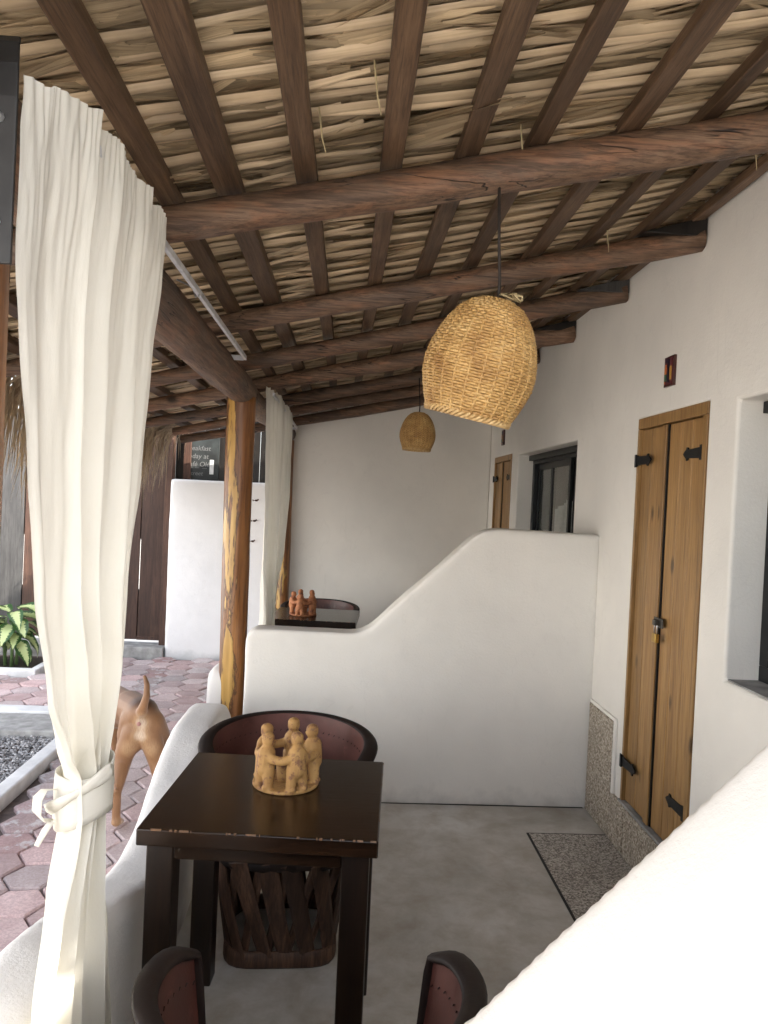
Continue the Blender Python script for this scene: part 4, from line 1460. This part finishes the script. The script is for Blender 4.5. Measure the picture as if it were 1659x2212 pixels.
# ------------------------------------------------------------------ equipal chairs
def make_chair(label, loc, rz):
    t = thing('barrel_chair', label, 'chair', loc, rz, 'leather barrel chairs')
    def sq(r, th, p=5.0):
        c, s = math.cos(th), math.sin(th)
        k_ = (abs(c) ** p + abs(s) ** p) ** (-1 / p)
        return (r * k_ * c, r * k_ * s)
    # base hoop
    b = MB(); n = 48
    vs = []
    for (r, z) in ((.212, 0), (.216, .01), (.214, .055), (.206, .062), (.196, .055), (.196, .004)):
        for j in range(n):
            x, y = sq(r, 2 * PI * j / n)
            vs.append((x, y, z))
    fs = []
    for i in range(6):
        i2 = (i + 1) % 6
        for j in range(n):
            j2 = (j + 1) % n
            fs.append((i * n + j, i * n + j2, i2 * n + j2, i2 * n + j))
    b.add(vs, fs); b.build('base_hoop', M['slat'], t, smooth=True)
    # lattice of crossing cedar slats
    ns_ = 17
    rr_ = random.Random(11)
    for k_ in range(ns_ * 2):
        j = k_ // 2
        dirn = 1 if k_ % 2 else -1
        a0 = 2 * PI * j / ns_ + rr_.gauss(0, .02); a1 = a0 + dirn * (.36 + rr_.gauss(0, .04))
        rb, rt = (.202, .262) if dirn < 0 else (.190, .250)
        x0_, y0_ = sq(rb, a0); x1_, y1_ = sq(rt, a1, 4.0)
        p0 = Vector((x0_, y0_, .03)); p1 = Vector((x1_, y1_, .405))
        d = (p1 - p0).normalized()
        rad_ = Vector(((x0_ + x1_) / 2, (y0_ + y1_) / 2, 0)).normalized()
        sd = d.cross(rad_).normalized(); rad_ = sd.cross(d)
        wb_, wt_ = (.028, .038) if dirn < 0 else (.016, .02)
        th_ = .005
        b = MB()
        vs = []
        for p_, w__ in ((p0, wb_), (p0.lerp(p1, .5) + rad_ * .004, (wb_ + wt_) / 2), (p1, wt_)):
            for (e, f) in ((-1, 0), (-.6, 1), (.6, 1), (1, 0)):
                vs.append(p_ + sd * (e * w__) + rad_ * (f * th_))
            vs.append(p_ + sd * w__ - rad_ * .003); vs.append(p_ - sd * w__ - rad_ * .003)
        fs = []
        for i in range(2):
            for q in range(6):
                q2 = (q + 1) % 6
                fs.append((i * 6 + q, i * 6 + q2, i * 6 + 6 + q2, i * 6 + 6 + q))
        fs += [tuple(range(6))[::-1], tuple(12 + q for q in range(6))]
        b.add(vs, fs); b.build('slat', M['slat'], t)
    # hide strip binding the slats under the seat
    b = MB(); b.tube([(*sq(.262, 2 * PI * j / 48, 3.4), .392 + .004 * math.sin(j * 2)) for j in range(48)], .012, 6, closed=True, up=(0, 0, 1), sx=1.4, sy=.6)
    b.build('binding_strip', M['leather_dark'], t, smooth=True)
    # seat drum
    b = MB(); b.lathe([(.0, .425), (.12, .430), (.22, .436), (.262, .430), (.272, .415), (.272, .385), (.262, .372), (.0, .372)], 40)
    b.build('seat', M['leather_dark'], t, smooth=True)
    # back shell
    TH = R(122); n = 44; m_ = 10
    def top(th): 
        q = abs(th) / TH
        return .785 - .055 * q ** 2.2
    def rim(th, f):   # f 0 seat .. 1 top
        r = .262 + .046 * f ** .9
        zt = top(th)
        z = .43 + (zt - .43) * f
        q = abs(th) / TH
        cut = max(0, (q - .86) / .14)
        return Vector((r * math.sin(th), r * math.cos(th) * .98, z - cut * cut * .02 * f))
    def shell(off, name, mat):
        b = MB(); vs = []
        for i in range(n + 1):
            th = -TH + 2 * TH * i / n
            for j in range(m_ + 1):
                p_ = rim(th, j / m_)
                nn = Vector((math.sin(th), math.cos(th), 0))
                puck = .004 * math.sin(j / m_ * PI) * math.sin(th * 6)
                vs.append(p_ + nn * (off + puck))
        fs = [(i * (m_ + 1) + j, (i + 1) * (m_ + 1) + j, (i + 1) * (m_ + 1) + j + 1, i * (m_ + 1) + j + 1) for i in range(n) for j in range(m_)]
        b.add(vs, fs)
        return b.build(name, mat, t, smooth=True)
    shell(-.004, 'backrest', M['leather'])
    shell(.012, 'back_cover', M['leather_dark'])
    # padded rim over the top and down the arm fronts
    pts = []; rd = []
    for j in range(10):
        f = j / 10
        p_ = rim(-TH, f); pts.append(p_ + Vector((-.004, 0, 0))); rd.append(.012 + .008 * f)
    for i in range(n + 1):
        th = -TH + 2 * TH * i / n
        p_ = rim(th, 1) + Vector((math.sin(th), math.cos(th), 0)) * .014
        pts.append(p_); rd.append(.0135 + .012 * (abs(th) / TH) ** 2)
    for j in range(9, -1, -1):
        f = j / 10
        p_ = rim(TH, f); pts.append(p_ + Vector((.004, 0, 0))); rd.append(.012 + .008 * f)
    b = MB(); vs = []; L = len(pts); nn_ = 10
    for i, p_ in enumerate(pts):
        tt = (pts[min(i + 1, L - 1)] - pts[max(i - 1, 0)]).normalized()
        out = Vector((p_.x, p_.y, 0)).normalized()
        a = (out - tt * out.dot(tt)).normalized(); c = tt.cross(a)
        flat = 1.0
        for j in range(nn_):
            ph = 2 * PI * j / nn_
            vs.append(p_ + a * math.cos(ph) * rd[i] * 1.35 + c * math.sin(ph) * rd[i] * .48)
    fs = [(i * nn_ + j, i * nn_ + (j + 1) % nn_, (i + 1) * nn_ + (j + 1) % nn_, (i + 1) * nn_ + j) for i in range(L - 1) for j in range(nn_)]
    fs += [tuple(range(nn_))[::-1], tuple((L - 1) * nn_ + j for j in range(nn_))]
    b.add(vs, fs); b.build('padded_rim', M['leather_dark'], t, smooth=True)
    # stitched seam below the rim
    b = MB()
    for i in range(46):
        th = -TH * .97 + 2 * TH * .97 * i / 45
        p_ = rim(th, .80); nn = Vector((math.sin(th), math.cos(th), 0)); p_ = p_ - nn * .0055
        tg = Vector((math.cos(th), -math.sin(th), 0))
        b.tube([p_ - tg * .003, p_ + tg * .003 + Vector((0, 0, .006))], .0016, 4)
    o = b.build('stitching', M['leather_dark'], t)
    o['kind'] = 'stuff'
    t.scale = (.93, .93, .95)
    return t
ch1 = make_chair('dark leather barrel chair facing the viewer across the near table', (-.165, 2.80, 0), R(3))
copy_tree(ch1, (-.02, 1.41, 0), R(180), 'leather barrel chair seen from behind at the bottom edge, only its arm tips in view')
copy_tree(ch1, (-.165, 6.28, 0), R(2), 'dark leather barrel chair behind the far table against the end wall')

# ------------------------------------------------------------------ clay candle holders
def capsule(b, p0, p1, r0, r1, n=10, m_=5):
    p0, p1 = Vector(p0), Vector(p1)
    d = p1 - p0
    L = d.length
    t = d.normalized() if L > 1e-6 else Vector((0, 0, 1))
    pts = []; rd = []
    for i in range(m_ + 1):
        a = PI / 2 * i / m_
        pts.append(p0 - t * r0 * math.cos(a)); rd.append(max(1e-4, r0 * math.sin(a)))
    for i in range(m_ + 1):
        a = PI / 2 * i / m_
        pts.append(p1 + t * r1 * math.sin(a)); rd.append(max(1e-4, r1 * math.cos(a)))
    b.tube(pts, rd, n)
def ball(b, p, rx, ry=None, rz=None, n=12):
    ry = ry or rx; rz = rz or rx
    vs = []; fs = []
    m_ = 8
    for i in range(m_ + 1):
        a = -PI / 2 + PI * i / m_
        for j in range(n):
            th = 2 * PI * j / n
            vs.append((p[0] + rx * max(1e-3, math.cos(a)) * math.cos(th), p[1] + ry * max(1e-3, math.cos(a)) * math.sin(th), p[2] + rz * math.sin(a)))
    for i in range(m_):
        for j in range(n):
            fs.append((i * n + j, i * n + (j + 1) % n, (i + 1) * n + (j + 1) % n, (i + 1) * n + j))
    fs.append(tuple(range(n))[::-1]); fs.append(tuple(m_ * n + j for j in range(n)))
    b.add(vs, fs)
def candle_holder(label, loc, rz, mat):
    t = thing('candle_holder', label, 'candle holder', loc, rz, 'clay friend circle candle holders')
    b = MB()
    b.lathe([(.001, .0), (.098, .0), (.102, .004), (.100, .011), (.001, .013)], 40)
    nf = 5
    Rr = .081
    rr_ = random.Random(2)
    for i in range(nf):
        a = 2 * PI * i / nf
        def P(r, tang, z):
            return Vector((r * math.cos(a) - tang * math.sin(a), r * math.sin(a) + tang * math.cos(a), z))
        hgt = rr_.uniform(-.004, .006)
        # legs, feet
        for s_ in (-1, 1):
            capsule(b, P(Rr + .004, s_ * .0205, .012), P(Rr, s_ * .012, .070), .0142, .0205)
            ball(b, P(Rr + .012, s_ * .018, .016), .012, .012, .009)
        # trunk
        capsule(b, P(Rr, 0, .07), P(Rr - .002, 0, .112 + hgt), .0285, .0275)
        capsule(b, P(Rr - .002, 0, .112 + hgt), P(Rr - .004, 0, .135 + hgt), .021, .015)
        # head, cap, nose
        hp = P(Rr - .006, 0, .153 + hgt)
        ball(b, hp, .0195, .0195, .022)
        ball(b, hp + Vector((0, 0, .008)), .0195, .0195, .016)
        ball(b, P(Rr - .024, 0, .151 + hgt), .004, .004, .005)
        # arms reaching over the neighbours' shoulders
        a2 = 2 * PI * (i + 1) / nf
        prev = P(Rr + .002, .016, .114 + hgt)
        for q in range(1, 7):
            f = q / 6
            aa = a + (a2 - a) * f
            cur_ = Vector(((Rr + .004 - .012 * math.sin(f * PI) * 0) * math.cos(aa), (Rr + .004) * math.sin(aa), .114 - .018 * math.sin(f * PI)))
            capsule(b, prev, cur_, .0140, .0138, 8, 3)
            prev = cur_
    o = b.build('figure_ring', mat, t)
    remesh_smooth(o, .0027, 4, .5)
    o.data.materials.clear(); o.data.materials.append(mat)
    c = MB(); c.lathe([(.001, .012), (.026, .012), (.030, .03), (.031, .062), (.029, .064), (.026, .060), (.024, .03), (.001, .03)], 24)
    c.build('candle_cup', mat, t, smooth=True)
    return t
candle_holder('ochre clay candle holder of five linked figures on the near dark table', (-.143, 2.335, .7402), R(8), M['clay'])
candle_holder('orange clay candle holder of linked figures on the far table', (-.275, 5.70, .7402), R(40), M['clay_red'])

# ------------------------------------------------------------------ dog
dog = thing('dog', 'tan short haired dog seen from behind with raised tail, half hidden by the curtain', 'dog', (-.95, 3.8, 0))
b = MB()
PV = Vector((-.945, 3.83, .50)); SH_ = Vector((-1.27, 4.22, .49))
DX = (SH_ - PV).normalized()
def C(p0, p1, r0, r1): capsule(b, p0, p1, r0, r1, 14, 6)
C(PV + Vector((-.008, -.01, .01)), PV + DX * .17 + Vector((0, 0, .01)), .080, .080)
C(PV + DX * .15, PV + DX * .34 + Vector((0, 0, -.025)), .080, .100)
C(PV + DX * .30 + Vector((0, 0, -.03)), SH_ + Vector((0, 0, -.02)), .105, .10)
C(SH_ + Vector((0, 0, .03)), SH_ + DX * .20 + Vector((0, 0, .13)), .075, .055)
hd = SH_ + DX * .25 + Vector((0, 0, .16))
ball(b, hd, .062, .062, .055); C(hd, hd + DX * .13 + Vector((0, 0, -.035)), .045, .026)
for s_ in (-1, 1):
    e0 = hd + Vector((-DX.y, DX.x, 0)) * s_ * .05 + Vector((0, 0, .03))
    C(e0, e0 + Vector((-DX.y, DX.x, 0)) * s_ * .02 + Vector((0, 0, -.06)) - DX * .01, .02, .012)
# hind legs: hip, stifle forward, hock back, paw
def hind(hip, stifle, hock, paw, toe):
    C(hip, hip.lerp(stifle, .55), .070, .064)
    C(hip.lerp(stifle, .4), stifle, .064, .050)
    C(stifle, stifle.lerp(hock, .6), .052, .035)
    C(stifle.lerp(hock, .55), hock, .035, .023)
    C(hock + Vector((0, -.010, .010)), hock, .018, .023)
    C(hock, paw, .0225, .0205)
    C(paw, toe, .025, .021)
    for q in (-1, 0, 1):
        C(paw.lerp(toe, .5) + Vector((q * .010, 0, -.002)), toe + Vector((q * .015, .010, -.005)), .013, .012)
hind(Vector((-.996, 3.83, .475)), Vector((-1.052, 3.92, .315)), Vector((-1.024, 3.675, .170)), Vector((-1.018, 3.665, .035)), Vector((-1.020, 3.625 + .085, .02)))
hind(Vector((-.912, 3.82, .465)), Vector((-.872, 3.93, .305)), Vector((-.845, 3.76, .170)), Vector((-.838, 3.75, .035)), Vector((-.838, 3.81, .02)))
def fore(sh, el, wr, pw):
    C(sh, el, .05, .035); C(el, wr, .03, .019); C(wr, pw, .018, .018); C(pw, pw + DX * .045 + Vector((0, 0, -.008)), .021, .017)
fore(SH_ + Vector((.085, .05, -.03)), Vector((-1.19, 4.18, .30)), Vector((-1.172, 4.20, .13)), Vector((-1.165, 4.19, .028)))
fore(SH_ + Vector((-.06, -.07, -.03)), Vector((-1.35, 4.20, .30)), Vector((-1.36, 4.22, .13)), Vector((-1.36, 4.21, .028)))
for q0, q1, q2 in (((-.985, 3.795, .43), (-1.038, 3.80, .285), (-1.026, 3.70, .185)), ((-.915, 3.795, .43), (-.870, 3.81, .285), (-.847, 3.775, .185))):
    C(Vector(q0), Vector(q1), .058, .047); C(Vector(q1), Vector(q2), .046, .026)
# seat muscles and tail root
C(Vector((-.972, 3.80, .45)), Vector((-.995, 3.81, .36)), .056, .050)
C(Vector((-.922, 3.80, .45)), Vector((-.902, 3.81, .36)), .056, .048)
C(Vector((-.948, 3.80, .47)), Vector((-.948, 3.83, .38)), .050, .030)
TL = [Vector((-.943, 3.77, .525)), Vector((-.937, 3.735, .545)), Vector((-.922, 3.715, .585)), Vector((-.910, 3.71, .63)), Vector((-.912, 3.715, .68)), Vector((-.926, 3.72, .72))]
tr_ = [.034, .027, .021, .018, .015, .010]
for p0, p1, r0, r1 in zip(TL[:-1], TL[1:], tr_[:-1], tr_[1:]): C(p0, p1, r0, r1)
o = b.build('body', M['coat'], dog)
remesh_smooth(o, .0058, 14, .5)
me = o.data
me.materials.clear(); me.materials.append(M['coat'])
co = np.empty(len(me.vertices) * 3); me.vertices.foreach_get('co', co); co = co.reshape(-1, 3)
coat = np.full(len(co), .52)
coat += np.array([nz(p_, 9, 2) for p_ in co]) * .10
def blob(c, r, val, sy=1.):
    global coat
    d = np.sqrt((((co - np.array(c)) * np.array([1, sy, 1])) ** 2).sum(1)) / r
    f = np.clip(1.25 - d, 0, 1); f = f * f * (3 - 2 * f)
    coat = coat * (1 - f) + val * f
blob((-.972, 3.80, .595), .075, .04)
blob((-.900, 3.81, .575), .065, .10)
blob((-1.03, 3.90, .60), .09, .30)
blob((-.940, 3.72, .485), .050, 1.0, .6)
blob((-.942, 3.74, .42), .050, .95, .6)
blob((-.995, 3.755, .36), .05, .80)
blob((-.895, 3.76, .36), .05, .80)
blob((-1.020, 3.69, .02), .06, 1.0)
blob((-.838, 3.79, .015), .040, 1.0)
blob((-1.15, 4.21, .015), .040, 1.0)
blob((-.935, 3.73, .53), .03, .85)
blob((-.921, 3.72, .70), .025, .35)
at = me.attributes.new('coat', 'FLOAT', 'POINT'); at.data.foreach_set('value', coat.astype(np.float32))
o.location = -dog.location
b = MB(); ball(b, (-.945, 3.722, .487), .011, .006, .011)
ro = b.build('rump_spot', M['pink'], dog, smooth=True); ro.location = -dog.location

# ------------------------------------------------------------------ far courtyard: chalkboard, fence, plant
cb = thing('board_wall', 'dark panelled wall standing above the white courtyard wall', 'wall', (-1.2, 7.85, 0))
def cbl(o): o.location = -cb.location; return o
x = -1.86
i = 0
while x < -.42:
    b = MB(); b.box((x + .002, 7.80, 1.40), (x + .138, 7.83, 2.45)); cbl(b.build('panel', M['dark_panel'], cb, bevel=.003)); x += .14; i += 1
b = MB(); b.box((-1.632, 7.74, 1.60), (-1.56, 7.79, 2.42)); cbl(b.build('stud', M['fence'], cb, bevel=.004))
ckb = thing('chalkboard', 'black chalkboard with white handwriting about breakfast, above the courtyard wall', 'chalkboard', (-1.42, 7.785, 1.95))
b = MB(); b.box((-.215, -.012, -.30), (.135, .008, .25)); b.build('board', M['chalk_board'], ckb, bevel=.003)
def txt(s, x, z, size, name='chalk_line'):
    cu_ = bpy.data.curves.new(name, 'FONT'); cu_.body = s; cu_.size = size; cu_.shear = .15; cu_.extrude = .0006; cu_.align_x = 'LEFT'; cu_.offset = .0
    o = bpy.data.objects.new(name, cu_); COL.objects.link(o); o.parent = ckb
    o.location = (x, -.0136, z); o.rotation_euler = (PI / 2, 0, 0)
    cu_.materials.append(M['chalk'])
    me = bpy.data.meshes.new_from_object(o)
    q = link(name, me, ckb); q.location = o.location; q.rotation_euler = o.rotation_euler
    bpy.data.objects.remove(o)
    return q
txt('Breakfast', -.205, .085, .068)
txt('today at', -.195, .005, .068)
txt('Café Olé', -.205, -.075, .068)
txt('street', -.165, -.165, .06)
b = MB(); b.box((-.10, -.0142, -.092), (-.06, -.0136, -.088)); b.box((-.125, -.0142, -.0885), (-.20, -.0136, -.0845)); b.box((-.03, -.0142, -.094), (.02, -.0136, -.090))
b.build('underline', M['chalk'], ckb)
b = MB(); b.box((.045, -.0150, -.15), (.085, -.0136, -.005)); b.build('chalk_patch', M['sheer'], ckb)

fence = thing('plank_fence', 'tall brown plank fence and gate at the far end of the courtyard', 'fence', (-2.4, 7.7, 0))
def fl_(o): o.location = -fence.location; return o
x = -1.775
k_ = 0
while x > -4.3:
    wdt = .222
    b = MB(); b.box((x - wdt, 7.66 + .004 * (k_ % 2), .13), (x - .006, 7.69 + .004 * (k_ % 2), 2.35))
    fl_(b.build('plank', M['fence_grey'] if x < -3.1 else M['fence'], fence, bevel=.003))
    x -= wdt + .004
    k_ += 1
b = MB(); b.box((-1.772, 7.60, .09), (-1.705, 7.70, 2.30)); fl_(b.build('gate_post', M['fence'], fence, bevel=.004))
b = MB(); b.box((-4.3, 7.695, .35), (-1.78, 7.73, .44)); fl_(b.build('rail', M['fence'], fence, bevel=.003))
b = MB(); b.box((-4.3, 7.695, 1.75), (-1.78, 7.73, 1.84)); fl_(b.build('rail', M['fence'], fence, bevel=.003))
for za, zb_ in ((.13, .62), (1.12, 2.35)):
    b = MB(); b.box((-4.3, 7.733, za), (-1.71, 7.748, zb_)); fl_(b.build('backing_board', M['fence'], fence))
b = MB(); b.box((-2.0, 7.64, .13), (-1.78, 7.658, .165)); fl_(b.build('bottom_rail', M['fence'], fence, bevel=.003))
b = MB(); b.box((-4.3, 7.48, -.05), (-1.70, 7.76, .092)); tag(b.build('concrete_step', M['concrete'], bevel=.012, seg=3), kind='structure')
# small carved birds fixed on the courtyard wall
for q, (z_) in enumerate((1.56, 1.36, 1.16)):
    b = MB()
    ball(b, (0, 0, 0), .022, .012, .013, 10); ball(b, (.022, 0, .012), .010, .009, .010, 8)
    b.prism([(-.018, -.004), (-.05, .012), (-.046, -.012)], 1, -.003, .003)
    o = b.build('bird_ornament', M['fence'], None, smooth=True, loc=(-.865 - .01 * q, 7.512, z_))
    o.scale = (.75, .75, .75)
    tag(o, ('topmost', 'middle', 'lowest')[q] + ' of three tiny wall birds between the peeled post and the far curtain', 'ornament', 'bird ornaments')

# dumb cane plant
def leaf_mesh(L, W, bend, seed):
    rr_ = random.Random(seed)
    vs = []; uv = []; fs = []
    n, c = 12, 6
    for i in range(n + 1):
        t = i / n
        w_ = W * math.sin(PI * min(1, t * .93 + .07)) ** .75 * (1 - .35 * t)
        ang = bend * t
        x = L * (t if abs(bend) < 1e-3 else math.sin(ang) / bend); z = -L * ((1 - math.cos(ang)) / bend if abs(bend) > 1e-3 else 0)
        for j in range(c + 1):
            s = j / c * 2 - 1
            vs.append((x, s * w_, z + abs(s) * w_ * .28 + .008 * math.sin(t * 14 + seed) * abs(s)))
            uv.append((t, j / c))
    for i in range(n):
        for j in range(c):
            a = i * (c + 1) + j
            fs.append((a, a + 1, a + c + 2, a + c + 1))
    me = bpy.data.meshes.new('leaf'); me.from_pydata(vs, [], fs); me.materials.append(M['leaf'])
    me.polygons.foreach_set('use_smooth', [True] * len(fs)); uvmesh(me, uv)
    return me
LM = [leaf_mesh(.29, .085, 1.2, 1), leaf_mesh(.26, .09, .8, 2), leaf_mesh(.32, .085, 1.6, 3)]
def dumb_cane(label, loc, seed, nl, hgt):
    t = thing('dumb_cane', label, 'plant', loc, 0, 'variegated plants in the far bed')
    rr_ = random.Random(seed)
    for s_ in range(3):
        a = s_ * 2.1 + seed
        b = MB(); b.tube([(.05 * math.cos(a), .05 * math.sin(a), 0), (.07 * math.cos(a), .07 * math.sin(a), hgt * .5), (.05 * math.cos(a + .5), .05 * math.sin(a + .5), hgt * .8)], [.016, .013, .008], 7)
        b.build('stem', M['stem'], t, smooth=True)
    for i in range(nl):
        a = i * 2.4 + rr_.uniform(-.3, .3) + seed
        q = (i + .5) / nl
        z = hgt * (.36 + .62 * q)
        o = link('leaf', LM[i % 3], t)
        r = .06
        o.location = (r * math.cos(a), r * math.sin(a), z)
        pitch = -(.75 * q) + .35 + rr_.uniform(-.2, .2)
        o.rotation_euler = (rr_.uniform(-.3, .3), pitch, a)
        s = rr_.uniform(.8, 1.1)
        o.scale = (s, s, s)
    return t
dumb_cane('bushy dumb cane plant with cream and green leaves, right one in the far bed', (-2.88, 6.88, .012), 1, 24, .54)
dumb_cane('bushy dumb cane plant with cream and green leaves, left one at the picture edge', (-3.2, 6.92, .012), 3, 20, .52)
